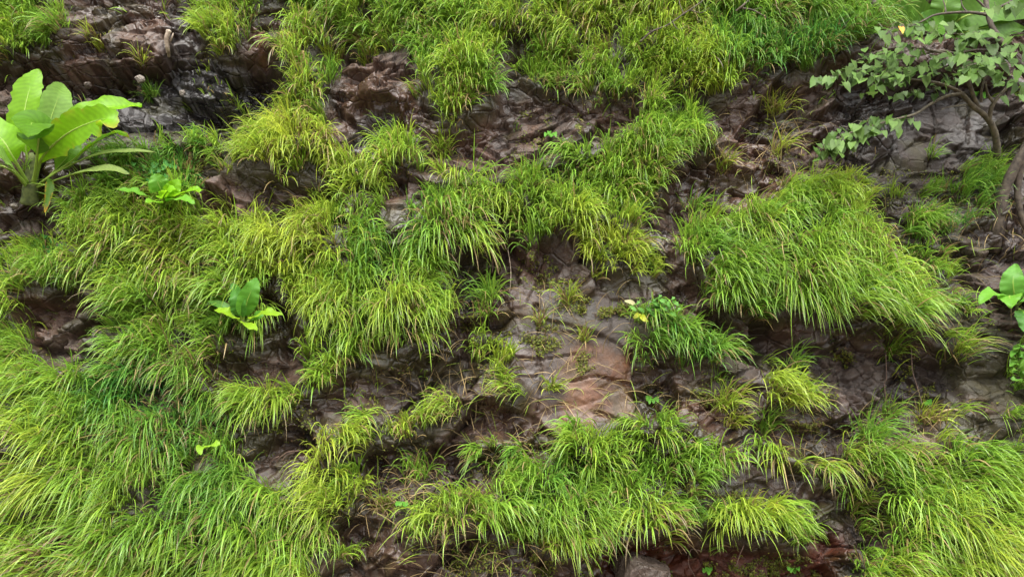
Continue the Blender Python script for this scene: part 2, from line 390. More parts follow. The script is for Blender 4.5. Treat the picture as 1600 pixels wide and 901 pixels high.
def cliff_height(x, s):
    """height field out of the leaning plane, plus the plan coordinates it was read at"""
    h = np.zeros(x.shape)
    for _ in range(3):
        u, v = to_px(x, s, h)
        h = np.clip(sample(RELF, u, v), -.7, .4) + sample(BUL, u, v)
    u, v = to_px(x, s, h)
    # the relief steps from block to block: every block of rock stands as deep as its own centre
    def stepped(sx, sy, seed):
        wx = x + .10 * (fbm(x * 1.5, s * 1.5, seed, 2) - .5) * 2; wy = s + .10 * (fbm(x * 1.5, s * 1.5, seed + 1, 2) - .5) * 2
        f1, f2, a, b, c3, dx, dy = voronoi(wx * sx + wy * sx * .35, wy * sy - wx * sy * .18, seed)
        dt = sx * sy * (1 + .35 * .18)
        ddx = (dx * sy - dy * .35 * sx) / dt; dds = (dx * .18 * sy + dy * sx) / dt
        uu, vv = to_px(x - ddx, s - dds, h)
        return np.clip(sample(RELF, uu, vv), -.7, .4)
    h = sample(BUL, u, v) + .40 * stepped(2.4, 3.4, 500) + .40 * stepped(5.5, 7.5, 510) + .20 * np.clip(sample(RELF, u, v), -.7, .4)
    c = sample(COVS, u, v); sm = sample(SMOOTH, u, v)
    s_ = s; s = s_ + .7 * h; x_ = x; x = x_ + .25 * h      # steep parts run through the rock pattern too
    wx = x + .16 * (fbm(x * 1.1, s * 1.1, 3, 2) - .5) * 2 + .008 * (fbm(x * 9, s * 9, 4) - .5)
    wy = s + .16 * (fbm(x * 1.1, s * 1.1, 5, 2) - .5) * 2 + .008 * (fbm(x * 9, s * 9, 6) - .5)
    rock = 1 - .55 * c
    h = h + .30 * (fbm(x * .5, s * .7, 11, 2) - .5)
    # fractured blocks at three sizes: each a tilted plane with an offset
    for sx, sy, amp, tilt, seed in ((1.0, 1.5, .07, .28, 20), (2.4, 3.4, .055, .46, 30), (6.0, 8.0, .020, .46, 40)):
        f1, f2, a, b, c3, dx, dy = voronoi(wx * sx + wy * sx * .35, wy * sy - wx * sy * .18, seed)
        blk = (a - .5) * 2 * amp + ((b - .5) * dx / sx + (c3 - .62) * dy / sy) * tilt * 2
        gap = (1 - sstep(0, .06, f2 - f1)) * amp * .7 * sstep(.38, .55, fbm(x * 2.1, s * 2.1, seed + 9))
        h = h + (blk - gap) * rock * (1 - .90 * sm)
    jit = 4.0 * (vnoise(x * 9, s * 9, 55) - .5) + 2.0 * (vnoise(x * 30, s * 30, 56) - .5)
    crk = np.zeros(x.shape)
    for pts in CRACKS:
        for (x1, y1), (x2, y2) in zip(pts[:-1], pts[1:]):
            near = (u > min(x1, x2) - 9) & (u < max(x1, x2) + 9) & (v > min(y1, y2) - 9) & (v < max(y1, y2) + 9)
            if not near.any(): continue
            L2 = (x2 - x1) ** 2 + (y2 - y1) ** 2; un = u[near]; vn = v[near]
            t = np.clip(((un - x1) * (x2 - x1) + (vn - y1) * (y2 - y1)) / L2, 0, 1)
            d_ = np.abs(np.hypot(un - x1 - t * (x2 - x1), vn - y1 - t * (y2 - y1)) + jit[near] * .6)
            crk[near] = np.maximum(crk[near], 1 - sstep(.4, 2.2, d_))
    h = h - crk * .045
    rid = 1 - np.abs(fbm(x * 5, s * 7, 50, 5, .6) - .5) * 4
    h = h - .012 * np.clip(rid, 0, 1) ** 3 * (1 - .95 * sm)
    h = h + .005 * (fbm(x * 18, s * 22, 60, 4, .65) - .5) * 2 * (1 - .5 * sm)
    s = s_; x = x_
    # tussock domes under the sward
    f1, f2, a, b, c3, dx, dy = voronoi(x * 3.1, s * 3.1, 70)
    h = h + c * (.10 * np.clip(1 - f1 * f1 * 1.4, 0, 1) * (.5 + a))
    top = np.clip(s - 6.5, 0, None)
    h = h - .20 * top ** 2
    return h, u, v, c

# height lookup grid
xs = np.unique(np.concatenate([np.arange(-9.5, -5.8, .06), np.arange(-5.8, 5.8, .0135), np.arange(5.8, 9.5, .06)]))
ss = np.unique(np.concatenate([np.arange(-.7, .2, .04), np.arange(.2, 6.7, .0125), np.arange(6.7, 10.0, .06)]))
GX, GS = np.meshgrid(xs, ss)
GH, MU, MV, MC = cliff_height(GX, GS)

def height_at(x, s):
    i = np.clip(np.searchsorted(xs, x) - 1, 0, len(xs) - 2); j = np.clip(np.searchsorted(ss, s) - 1, 0, len(ss) - 2)
    fx = np.clip((x - xs[i]) / (xs[i + 1] - xs[i]), 0, 1); fy = np.clip((s - ss[j]) / (ss[j + 1] - ss[j]), 0, 1)
    return (GH[j, i] * (1 - fx) + GH[j, i + 1] * fx) * (1 - fy) + (GH[j + 1, i] * (1 - fx) + GH[j + 1, i + 1] * fx) * fy

def on_face(u, v, lift=0.0):
    """(x, s, h) of the point of the face that shows at plan point u, v"""
    h = np.zeros(np.shape(u))
    for _ in range(8):
        x, s = from_px(u, v, h)
        h = .5 * h + .5 * height_at(x, s)
    x, s = from_px(u, v, h)
    return x, s, height_at(x, s) + lift

def P(u, v, lift=0.0):
    """world point at plan point u, v standing `lift` metres out of the mean face plane"""
    x, s = from_px(u, v, lift)
    return world(x, s, lift)

# ------------------------------------------------------------------ mesh helpers
def make_mesh(name, verts, loops, starts, mat, cols=None, smooth=True, parent=None, origin=None):
    verts = np.asarray(verts, float).reshape(-1, 3)
    if origin is None: origin = np.zeros(3)
    me = bpy.data.meshes.new(name)
    me.vertices.add(len(verts)); me.vertices.foreach_set("co", (verts - origin).astype(np.float32).ravel())
    me.loops.add(len(loops)); me.loops.foreach_set("vertex_index", np.asarray(loops, np.int32).ravel())
    me.polygons.add(len(starts)); me.polygons.foreach_set("loop_start", np.asarray(starts, np.int32))
    me.update(calc_edges=True)
    me.validate()
    if smooth: me.polygons.foreach_set("use_smooth", np.ones(len(me.polygons), bool))
    if cols is not None:
        at = me.color_attributes.new("Col", 'FLOAT_COLOR', 'POINT')
        c4 = np.ones((len(verts), 4), np.float32); c4[:, :cols.shape[-1]] = cols
        at.data.foreach_set("color", c4.ravel())
    me.materials.append(mat)
    o = bpy.data.objects.new(name, me)
    C.objects.link(o)
    if parent is None: o.location = origin
    else: o.parent = parent
    return o

def quads(name, verts, faces, mat, **k):
    faces = np.asarray(faces, np.int32)
    return make_mesh(name, verts, faces.ravel(), np.arange(len(faces)) * faces.shape[1], mat, **k)

def tag(o, label=None, cat=None, kind=None, group=None):
    if label: o['label'] = label
    if cat: o['category'] = cat
    if kind: o['kind'] = kind
    if group: o['group'] = group
    return o

def empty(name, loc, label, cat, group=None):
    o = bpy.data.objects.new(name, None); C.objects.link(o); o.location = loc
    o.empty_display_size = .1
    return tag(o, label, cat, None, group)

# ------------------------------------------------------------------ materials
def new_mat(name):
    m = bpy.data.materials.new(name); m.use_nodes = True
    return m, m.node_tree.nodes, m.node_tree.links, m.node_tree.nodes["Principled BSDF"]

def leaf_mat(name, trans=.35, rough=.42, spec=.5, bump=0.0, color=None, scale=30):
    m, N, L, b = new_mat(name)
    if color is None:
        a = N.new("ShaderNodeVertexColor"); a.layer_name = "Col"; src = a.outputs[0]
    else:
        a = N.new("ShaderNodeRGB"); a.outputs[0].default_value = (*color, 1); src = a.outputs[0]
    tc = N.new("ShaderNodeTexCoord")
    nz = N.new("ShaderNodeTexNoise"); nz.inputs["Scale"].default_value = scale; nz.inputs["Detail"].default_value = 3
    L.new(tc.outputs["Object"], nz.inputs["Vector"])
    mr = N.new("ShaderNodeMapRange"); mr.inputs[3].default_value = .78; mr.inputs[4].default_value = 1.22
    L.new(nz.outputs[0], mr.inputs[0])
    mx = N.new("ShaderNodeVectorMath"); mx.operation = 'SCALE'
    L.new(src, mx.inputs[0]); L.new(mr.outputs[0], mx.inputs["Scale"])
    L.new(mx.outputs[0], b.inputs["Base Color"])
    b.inputs["Roughness"].default_value = rough
    b.inputs["Specular IOR Level"].default_value = spec
    tr = N.new("ShaderNodeBsdfTranslucent")
    hsn = N.new("ShaderNodeHueSaturation"); hsn.inputs["Saturation"].default_value = 1.0; hsn.inputs["Value"].default_value = 1.5
    hsn.inputs["Hue"].default_value = .49
    L.new(mx.outputs[0], hsn.inputs["Color"]); L.new(hsn.outputs[0], tr.inputs[0])
    ms = N.new("ShaderNodeMixShader"); ms.inputs[0].default_value = trans
    L.new(b.outputs[0], ms.inputs[1]); L.new(tr.outputs[0], ms.inputs[2])
    L.new(ms.outputs[0], N["Material Output"].inputs[0])
    if bump:
        bn = N.new("ShaderNodeBump"); bn.inputs["Strength"].default_value = bump; bn.inputs["Distance"].default_value = .004
        L.new(nz.outputs[0], bn.inputs["Height"]); L.new(bn.outputs[0], b.inputs["Normal"])
    return m

def rock_mat(name, attr=True, color=(.1, .08, .07), scale=1.0):
    m, N, L, b = new_mat(name)
    tc = N.new("ShaderNodeTexCoord")
    def noise(sc, det, rough=.6):
        n = N.new("ShaderNodeTexNoise"); n.inputs["Scale"].default_value = sc * scale; n.inputs["Detail"].default_value = det
        n.inputs["Roughness"].default_value = rough; L.new(tc.outputs["Object"], n.inputs["Vector"]); return n
    if attr:
        a = N.new("ShaderNodeVertexColor"); a.layer_name = "Col"; src = a.outputs[0]
    else:
        a = N.new("ShaderNodeRGB"); a.outputs[0].default_value = (*color, 1); src = a.outputs[0]
    n1 = noise(2.2, 8, .65); n2 = noise(17, 6, .7); n3 = noise(70, 4, .7)
    r1 = N.new("ShaderNodeMapRange"); r1.inputs[1].default_value = .3; r1.inputs[2].default_value = .7
    r1.inputs[3].default_value = .6; r1.inputs[4].default_value = 1.4; L.new(n1.outputs[0], r1.inputs[0])
    r2 = N.new("ShaderNodeMapRange"); r2.inputs[1].default_value = .25; r2.inputs[2].default_value = .75
    r2.inputs[3].default_value = .55; r2.inputs[4].default_value = 1.5; L.new(n2.outputs[0], r2.inputs[0])
    mu = N.new("ShaderNodeMath"); mu.operation = 'MULTIPLY'; L.new(r1.outputs[0], mu.inputs[0]); L.new(r2.outputs[0], mu.inputs[1])
    vm = N.new("ShaderNodeVectorMath"); vm.operation = 'SCALE'; L.new(src, vm.inputs[0]); L.new(mu.outputs[0], vm.inputs["Scale"])
    # grey-lichen / mineral speckle
    gr = N.new("ShaderNodeMapRange"); gr.inputs[1].default_value = .60; gr.inputs[2].default_value = .74; gr.inputs[3].default_value = 0; gr.inputs[4].default_value = .5
    L.new(n3.outputs[0], gr.inputs[0])
    mix = N.new("ShaderNodeMix"); mix.data_type = 'RGBA'; L.new(gr.outputs[0], mix.inputs[0]); L.new(vm.outputs[0], mix.inputs[6])
    mix.inputs[7].default_value = (.15, .125, .10, 1)
    L.new(mix.outputs[2], b.inputs["Base Color"])
    rr = N.new("ShaderNodeMapRange"); rr.inputs[1].default_value = .38; rr.inputs[2].default_value = .62
    rr.inputs[3].default_value = .24; rr.inputs[4].default_value = .66
    n4 = noise(1.1, 5); L.new(n4.outputs[0], rr.inputs[0]); L.new(rr.outputs[0], b.inputs["Roughness"])
    # fine angular fractures: distance to the cell edge of a slightly distorted 3-D Voronoi
    nd = noise(3.5, 3)
    dv = N.new("ShaderNodeMix"); dv.data_type = 'VECTOR'; dv.inputs[0].default_value = .05
    L.new(tc.outputs["Object"], dv.inputs[4]); L.new(nd.outputs["Color"], dv.inputs[5])
    hsum = None
    for vsc, amp_ in ((5.5, 1.0), (15.0, 1.0)):
        vo = N.new("ShaderNodeTexVoronoi"); vo.feature = 'DISTANCE_TO_EDGE'; vo.inputs["Scale"].default_value = vsc * scale
        L.new(dv.outputs[1], vo.inputs["Vector"])
        cr = N.new("ShaderNodeMapRange"); cr.inputs[1].default_value = 0; cr.inputs[2].default_value = .07
        cr.inputs[3].default_value = 0; cr.inputs[4].default_value = amp_; L.new(vo.outputs["Distance"], cr.inputs[0])
        if vsc > 10:
            # the finer net only shows in patches
            pm = N.new("ShaderNodeMapRange"); pm.inputs[1].default_value = .46; pm.inputs[2].default_value = .62
            pm.inputs[3].default_value = 0; pm.inputs[4].default_value = .5; L.new(nd.outputs[0], pm.inputs[0])
            pk = N.new("ShaderNodeMath"); pk.operation = 'MULTIPLY_ADD'; L.new(cr.outputs[0], pk.inputs[0]); L.new(pm.outputs[0], pk.inputs[1])
            L.new(hsum, pk.inputs[2]); hsum = pk.outputs[0]; continue
        vc = N.new("ShaderNodeTexVoronoi"); vc.feature = 'F1'; vc.inputs["Scale"].default_value = vsc * scale
        L.new(dv.outputs[1], vc.inputs["Vector"])
        sx_ = N.new("ShaderNodeSeparateColor"); L.new(vc.outputs["Color"], sx_.inputs[0])
        ad = N.new("ShaderNodeMath"); ad.operation = 'MULTIPLY_ADD'; L.new(sx_.outputs[0], ad.inputs[0]); ad.inputs[1].default_value = amp_ * 1.2
        L.new(cr.outputs[0], ad.inputs[2])
        if hsum is None: hsum = ad.outputs[0]
        else:
            a2 = N.new("ShaderNodeMath"); a2.operation = 'ADD'; L.new(hsum, a2.inputs[0]); L.new(ad.outputs[0], a2.inputs[1]); hsum = a2.outputs[0]
    bn = N.new("ShaderNodeBump"); bn.inputs["Strength"].default_value = .6; bn.inputs["Distance"].default_value = .016 / scale
    L.new(hsum, bn.inputs["Height"])
    if attr:
        bs_ = N.new("ShaderNodeMath"); bs_.operation = 'MULTIPLY'; bs_.inputs[1].default_value = .62
        L.new(a.outputs["Alpha"], bs_.inputs[0]); L.new(bs_.outputs[0], bn.inputs["Strength"])
    bn2 = N.new("ShaderNodeBump"); bn2.inputs["Strength"].default_value = .7; bn2.inputs["Distance"].default_value = .006
    L.new(n3.outputs[0], bn2.inputs["Height"]); L.new(bn.outputs[0], bn2.inputs["Normal"])
    L.new(bn2.outputs[0], b.inputs["Normal"])
    return m

def bark_mat(name, c1, c2):
    m, N, L, b = new_mat(name)
    tc = N.new("ShaderNodeTexCoord"); n = N.new("ShaderNodeTexNoise"); n.inputs["Scale"].default_value = 24; n.inputs["Detail"].default_value = 6
    L.new(tc.outputs["Object"], n.inputs["Vector"])
    r = N.new("ShaderNodeValToRGB"); r.color_ramp.elements[0].position = .35; r.color_ramp.elements[1].position = .65
    r.color_ramp.elements[0].color = (*c1, 1); r.color_ramp.elements[1].color = (*c2, 1)
    L.new(n.outputs[0], r.inputs[0]); L.new(r.outputs[0], b.inputs["Base Color"]); b.inputs["Roughness"].default_value = .8
    bn = N.new("ShaderNodeBump"); bn.inputs["Strength"].default_value = .6; bn.inputs["Distance"].default_value = .01
    L.new(n.outputs[0], bn.inputs["Height"]); L.new(bn.outputs[0], b.inputs["Normal"])
    return m

M_ROCK = rock_mat("wet_basalt")
M_BOULDER = rock_mat("boulder_rock", False, (.085, .064, .050), 2.2)
M_PALE = rock_mat("pale_stone", False, (.22, .19, .16), 2)
M_EARTH = rock_mat("earth_ground", False, (.09, .04, .025), .6)
M_GRASS = leaf_mat("grass_blades", .32, .38, .42)
M_BROAD = leaf_mat("broad_leaf", .45, .42, .22, .25, None, 22)
M_RIB = leaf_mat("leaf_rib", .15, .45, .3, 0, (.24, .36, .06))
M_TREELEAF = leaf_mat("tree_leaf", .28, .48, .22, .2, None, 40)
M_MOSS = leaf_mat("moss_leaf", .25, .6, .3)
M_STRAW = leaf_mat("dry_straw", .2, .6, .3)
M_BARK = bark_mat("dark_bark", (.028, .020, .014), (.085, .066, .045))
M_BARK2 = bark_mat("grey_green_bark", (.060, .052, .034), (.15, .13, .085))
M_DEAD = bark_mat("dead_wood", (.20, .15, .11), (.42, .35, .27))
M_SHEATH = bark_mat("plant_stem_sheath", (.045, .060, .015), (.13, .16, .045))
M_DRYROOT = bark_mat("root_bark", (.07, .04, .028), (.17, .11, .08))

# ------------------------------------------------------------------ cliff and ground
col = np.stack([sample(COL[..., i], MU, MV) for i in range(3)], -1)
streak = fbm(GX * 5.5, GS * .9, 130, 4)
dk = sstep(.54, .66, streak)[..., None] * .3
col = col * (1 - dk)
rd = (sstep(.5, .72, fbm(GX * 1.7, GS * 2.2, 140, 4)) * .35)[..., None]
col = col * (1 - rd) + col * np.array([1.5, 1.0, .80]) * rd
soil = np.array([.052, .056, .024])
mossm = (sstep(.56, .70, fbm(GX * 3.2, GS * 4.2, 150, 5)) * .55)[..., None]
col = col * (1 - mossm) + np.array([.055, .062, .016]) * mossm
cc = np.clip(MC * 1.3 - .15, 0, 1)[..., None]
col = col * (1 - cc * .85) + soil * cc * .85
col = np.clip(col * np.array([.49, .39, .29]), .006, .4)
ny, nx = GX.shape
idx = np.arange(nx * ny).reshape(ny, nx)
fc = np.stack([idx[:-1, :-1], idx[:-1, 1:], idx[1:, 1:], idx[1:, :-1]], -1).reshape(-1, 4)
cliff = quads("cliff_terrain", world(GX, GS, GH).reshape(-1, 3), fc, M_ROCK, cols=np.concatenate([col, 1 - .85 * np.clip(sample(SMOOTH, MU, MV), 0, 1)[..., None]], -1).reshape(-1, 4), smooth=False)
tag(cliff, "steep wet brown rock face of broken blocks behind the grass", None, "structure")

n = 90
ax = np.sign(np.linspace(-1, 1, n)) * np.abs(np.linspace(-1, 1, n)) ** 3 * 400
AX, AY = np.meshgrid(ax, ax)
AZ = -.12 + .05 * (fbm(AX * 1.2, AY * 1.2, 200) - .5) - .25 * np.exp(-((AY + .9) / .5) ** 2)
AZ = np.where(AY > 2.0, AZ - .8, AZ)
idx = np.arange(n * n).reshape(n, n)
fc = np.stack([idx[:-1, :-1], idx[:-1, 1:], idx[1:, 1:], idx[1:, :-1]], -1).reshape(-1, 4)
tag(quads("ground", np.stack([AX, AY, AZ], -1).reshape(-1, 3), fc, M_EARTH), "red brown earth at the foot of the rock face", None, "structure")
# hilltop behind the crest of the face
hx = np.linspace(-60, 60, 60); hy = np.linspace(0, 1, 30)
HX, HT = np.meshgrid(hx, hy)
top_w = world(np.zeros(1), np.array([9.9]), np.array([-.20 * 3.4 ** 2 - .25]))[0]
HYY = top_w[1] - .6 + HT * 60
HZZ = top_w[2] - .35 + HT * 9 + .8 * (fbm(HX * .2, HYY * .2, 210) - .5) * np.clip(HT * 8, 0, 1)
idx = np.arange(HX.size).reshape(HX.shape)
fc = np.stack([idx[:-1, :-1], idx[:-1, 1:], idx[1:, 1:], idx[1:, :-1]], -1).reshape(-1, 4)

# ------------------------------------------------------------------ grass
G_DEEP = np.array([.105, .255, .036]); G_MID = np.array([.200, .350, .036]); G_YEL = np.array([.340, .420, .046])
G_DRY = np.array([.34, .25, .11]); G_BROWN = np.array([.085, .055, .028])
SEG = 6
WPROF = np.array([.55, .9, 1.0, .95, .75, .45, .04])

def blades(rx, rs, length, width, d0, bend, flow, hue, dry, roots_h=None, clear=.02):
    """all arrays of length N -> verts (N, 2*(SEG+1), 3), colours"""
    Nn = len(rx)
    pos = np.stack([rx, rs, height_at(rx, rs) - .015 if roots_h is None else roots_h], -1)
    d = d0 / np.linalg.norm(d0, axis=1, keepdims=True)
    g = GRAV[None] + np.stack([flow, np.zeros(Nn), np.zeros(Nn)], -1)
    g = g / np.linalg.norm(g, axis=1, keepdims=True)
    pts = [pos]; dirs = [d]
    step = (length / SEG)[:, None]
    for k in range(SEG):
        pos = pos + d * step
        if k >= 0:
            hh = height_at(pos[:, 0], pos[:, 1]) + clear * (k + 1) / SEG * (.6 + .8 * ((rx * 971) % 1))
            low = pos[:, 2] < hh
            pos = pos.copy(); pos[:, 2] = np.where(low, hh, pos[:, 2])
        pts.append(pos)
        bk = (bend * (.35 + .95 * k / SEG))[:, None]
        d = d + g * bk
        d = d / np.linalg.norm(d, axis=1, keepdims=True)
        dirs.append(d)
    Pp = np.stack(pts, 1); D = np.stack(dirs, 1)
    rv = rng.normal(size=(Nn, 3)) * .55 + np.array([0, .25, 1.0])
    side = np.cross(D, rv[:, None, :]); side /= np.linalg.norm(side, axis=2, keepdims=True) + 1e-9
    wv = side * (width[:, None] * WPROF[None])[:, :, None] * .5
    A = Pp - wv; B = Pp + wv
    V = np.stack([A, B], 2).reshape(Nn, 2 * (SEG + 1), 3)
    W = V[..., 0:1] * EX + V[..., 1:2] * ES + V[..., 2:3] * EN
    h = hue[:, None]
    base = np.where(h < .5, G_DEEP + (G_MID - G_DEEP) * h * 2, G_MID + (G_YEL - G_MID) * np.clip(h - .5, 0, .6) * 2)
    base = base * rng.uniform(.72, 1.25, (Nn, 1))
    isdry = rng.random(Nn) < dry
    base = np.where(isdry[:, None], (G_DRY * rng.uniform(.35, 1.15, (Nn, 1))), base)
    t = np.linspace(0, 1, SEG + 1)[None, :, None]
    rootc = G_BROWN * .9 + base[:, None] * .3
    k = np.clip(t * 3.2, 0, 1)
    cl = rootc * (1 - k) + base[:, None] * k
    tipm = np.clip((t - .78) * 2.2, 0, 1) * rng.random((Nn, 1, 1)) ** 5
    cl = cl * (1 - tipm) + G_DRY * .9 * tipm
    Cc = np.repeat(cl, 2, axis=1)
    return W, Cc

def blade_object(name, W, Cc, mat, origin=None, parent=None):
    Nn = W.shape[0]; k = 2 * (SEG + 1)
    base = (np.arange(Nn) * k)[:, None, None]
    q = np.array([[2 * i, 2 * i + 1, 2 * i + 3, 2 * i + 2] for i in range(SEG)])[None]
    return quads(name, W.reshape(-1, 3), (base + q).reshape(-1, 4), mat, cols=Cc.reshape(-1, 3), origin=origin, parent=parent)

# tufts on a jittered lattice over the face
sp = .066
tx, ts = np.meshgrid(np.arange(-8.5, 8.5, sp), np.arange(.0, 8.2, sp))
tx = (tx + rng.uniform(-.5, .5, tx.shape) * sp).ravel(); ts = (ts + rng.uniform(-.5, .5, ts.shape) * sp).ravel()
th = height_at(tx, ts)
tu, tv = to_px(tx, ts, th)
f1, f2, ca, cb, cc3, cdx, cdy = voronoi(tx * 3.1, ts * 3.1, 70)
dn = sample(DENS, tu, tv)
dn_low = sample(DENS, tu, tv + 22); dn_up = sample(DENS, tu, tv - 9)          # blades hang down: keep roots off the very lowest rim
gapn = fbm(tx * 4.5, ts * 4.5, 80, 3)
pr = dn * (.10 + .90 * sstep(.1, .6, dn_low)) * 1.1 * (.25 + .75 * sstep(.1, .6, dn_up)) * (1 - .72 * sstep(.5, .85, f1)) * (.26 + 1.1 * sstep(.34, .50, gapn))
inframe = (tu > -120) & (tu < 1720) & (tv > -120) & (tv < 1010)
pr = np.where(inframe, pr, pr * .55)
stray = .20 * sstep(.45, .7, fbm(tx * 2.2, ts * 2.8, 85, 3)) * (1 - .8 * sample(SMOOTH, tu, tv))   # odd blades in cracks
isstray = dn < .12
pr = np.where(isstray, stray * .7, pr)
keep = rng.random(len(tx)) < pr
tx, ts, tu, tv, ca, cb, cdx, cdy, f1, dn, isstray = [a[keep] for a in (tx, ts, tu, tv, ca, cb, cdx, cdy, f1, dn, isstray)]
tlen = sample(LEN, tu, tv) * .90 * rng.uniform(.65, 1.2, len(tx)) * (.8 + .4 * ca)
tlen = np.where(isstray, tlen * .5, tlen)
tflow = sample(FLOW, tu, tv) * .5 + (fbm(tx * 1.2, ts * 1.2, 300, 3) - .5) * .8
thue = sample(HUE, tu, tv) + (ca - .5) * .35 + rng.normal(0, .09, len(tx)) + (fbm(tx * .9, ts * .9, 310, 3) - .5) * .8
tdry = np.clip(.05 + .36 * sstep(.5, .75, fbm(tx * 2.5, ts * 2.5, 320, 3)) * .6, 0, .6)
down = sample(DENS, tu, tv + 26) < .3                 # lower rim of a patch: more dead thatch
tdry = np.where(down, tdry + .22, tdry)
ownf = OWN[np.clip(((tv - V0) / PX).astype(int), 0, OWN.shape[0] - 1), np.clip(((tu - U0) / PX).astype(int), 0, OWN.shape[1] - 1)]
nb = np.where(isstray, rng.integers(2, 6, len(tx)), rng.integers(17, 29, len(tx)))
NB = int(nb.sum())
rep = lambda a: np.repeat(a, nb)
bx = rep(tx) + rng.normal(0, .022, NB); bs = rep(ts) + rng.normal(0, .022, NB)
ang = rep(rng.uniform(0, 2 * math.pi, len(tx))) + rng.normal(0, 1.4, NB)
spread = rng.uniform(.05, .55, NB)
rad = rep(np.stack([cdx, cdy], -1)[:, 0]), rep(cdy)
# start direction in (x, s, h): out of the face and up, splayed away from the tussock centre
d0 = np.stack([np.cos(ang) * spread + rad[0] * .9 + rep(tflow) * .55,
               .42 + np.sin(ang) * spread * .8 + rad[1] * .6,
               .66 + .35 * rng.random(NB)], -1)
L_ = rep(tlen) * rng.uniform(.45, 1.2, NB)
bend = np.where(rng.random(NB) < .22, rng.uniform(.08, .3, NB), rng.uniform(.30, .80, NB)) * np.clip(L_ / .36, .6, 1.3)
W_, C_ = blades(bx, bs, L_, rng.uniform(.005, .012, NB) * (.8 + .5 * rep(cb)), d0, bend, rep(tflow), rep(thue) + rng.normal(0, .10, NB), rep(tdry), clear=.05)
ow = rep(ownf)
print("blades", NB)
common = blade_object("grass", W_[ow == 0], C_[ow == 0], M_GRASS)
tag(common, "bright green drooping grass covering the ledges of the rock face", "grass", "stuff")
for k, g in enumerate(GRASS):
    if g[6]:
        m = ow == k + 1
        if m.sum() < 5: continue
        org = W_[m][:, 0].mean(0)
        o = blade_object("grass_clump", W_[m], C_[m], M_GRASS, origin=org)
        tag(o, g[6], "grass clump", None, "grass clumps on the rock face")

def tuft(u, v, nbl, ln, rad_, fl, hu, dr):
    x0, s0, h0 = on_face(np.array([float(u)]), np.array([float(v)]))
    nbl = int(nbl * 2.2)
    bx = x0 + rng.normal(0, rad_ * .55, nbl); bs = s0 + rng.normal(0, rad_ * .35, nbl)
    a = rng.uniform(0, 2 * math.pi, nbl); spd = rng.uniform(.1, .95, nbl)
    d0 = np.stack([np.cos(a) * spd + fl * .5, .75 + np.sin(a) * spd * .7, .55 + .4 * rng.random(nbl)], -1)
    L = ln * 1.1 * rng.uniform(.45, 1.2, nbl)
    return blades(bx, bs, L, rng.uniform(.006, .012, nbl), d0, rng.uniform(.18, .6, nbl), np.full(nbl, float(fl)),
                  hu + rng.normal(0, .13, nbl), np.full(nbl, float(dr)), clear=.03)

for (u, v, nbl, ln, rad_, fl, hu, dr, lab) in TUFTS:
    W, Cl = tuft(u, v, nbl, ln, rad_, fl, hu, dr)
    o = blade_object("grass_tuft", W, Cl, M_GRASS, origin=W[:, 0].mean(0))
    tag(o, lab, "grass tuft", None, "small grass tufts on bare rock")

# dead thatch hanging beneath the sward and loose straws on the bare slab (too many to count)
STRAW = [([(800,440),(990,470),(990,670),(800,670)], 120), ([(1000,600),(1150,600),(1150,660),(1000,650)], 30),
         ([(690,560),(800,600),(790,680),(720,660)], 50), ([(640,820),(860,850),(860,900),(640,900)], 70),
         ([(560,590),(700,570),(700,640),(600,650)], 40), ([(1180,640),(1500,640),(1480,720),(1200,700)], 80),
         ([(1130,180),(1300,160),(1220,300),(1120,300)], 60), ([(1380,300),(1600,300),(1600,480),(1400,440)], 90),
         ([(730,690),(880,690),(860,740),(740,745)], 70), ([(580,760),(700,740),(640,830),(560,830)], 70)]
bx = []; bs = []
for poly, cnt in STRAW:
    cnt = int(cnt * 1.7)
    pu = np.array([p[0] for p in poly]); pv = np.array([p[1] for p in poly])
    u = rng.uniform(pu.min(), pu.max(), cnt * 2); v = rng.uniform(pv.min(), pv.max(), cnt * 2)
    mk = poly_mask(poly)
    ok = sample(mk, u, v) > .5
    x, s, h = on_face(u[ok][:cnt], v[ok][:cnt])
    bx.append(x); bs.append(s)
bx = np.concatenate(bx); bs = np.concatenate(bs); k = len(bx)
W, Cl = blades(bx, bs, rng.uniform(.12, .34, k), rng.uniform(.003, .006, k),
               np.stack([rng.normal(0, .8, k), rng.normal(.2, .6, k), rng.uniform(.15, .5, k)], -1),
               rng.uniform(.1, .45, k), rng.normal(0, .3, k), np.full(k, .7), np.full(k, .75), clear=.012)
o = blade_object("dry_straw", W, Cl, M_STRAW)
tag(o, "thin pale dry straws scattered over the bare rock", "dry grass", "stuff")

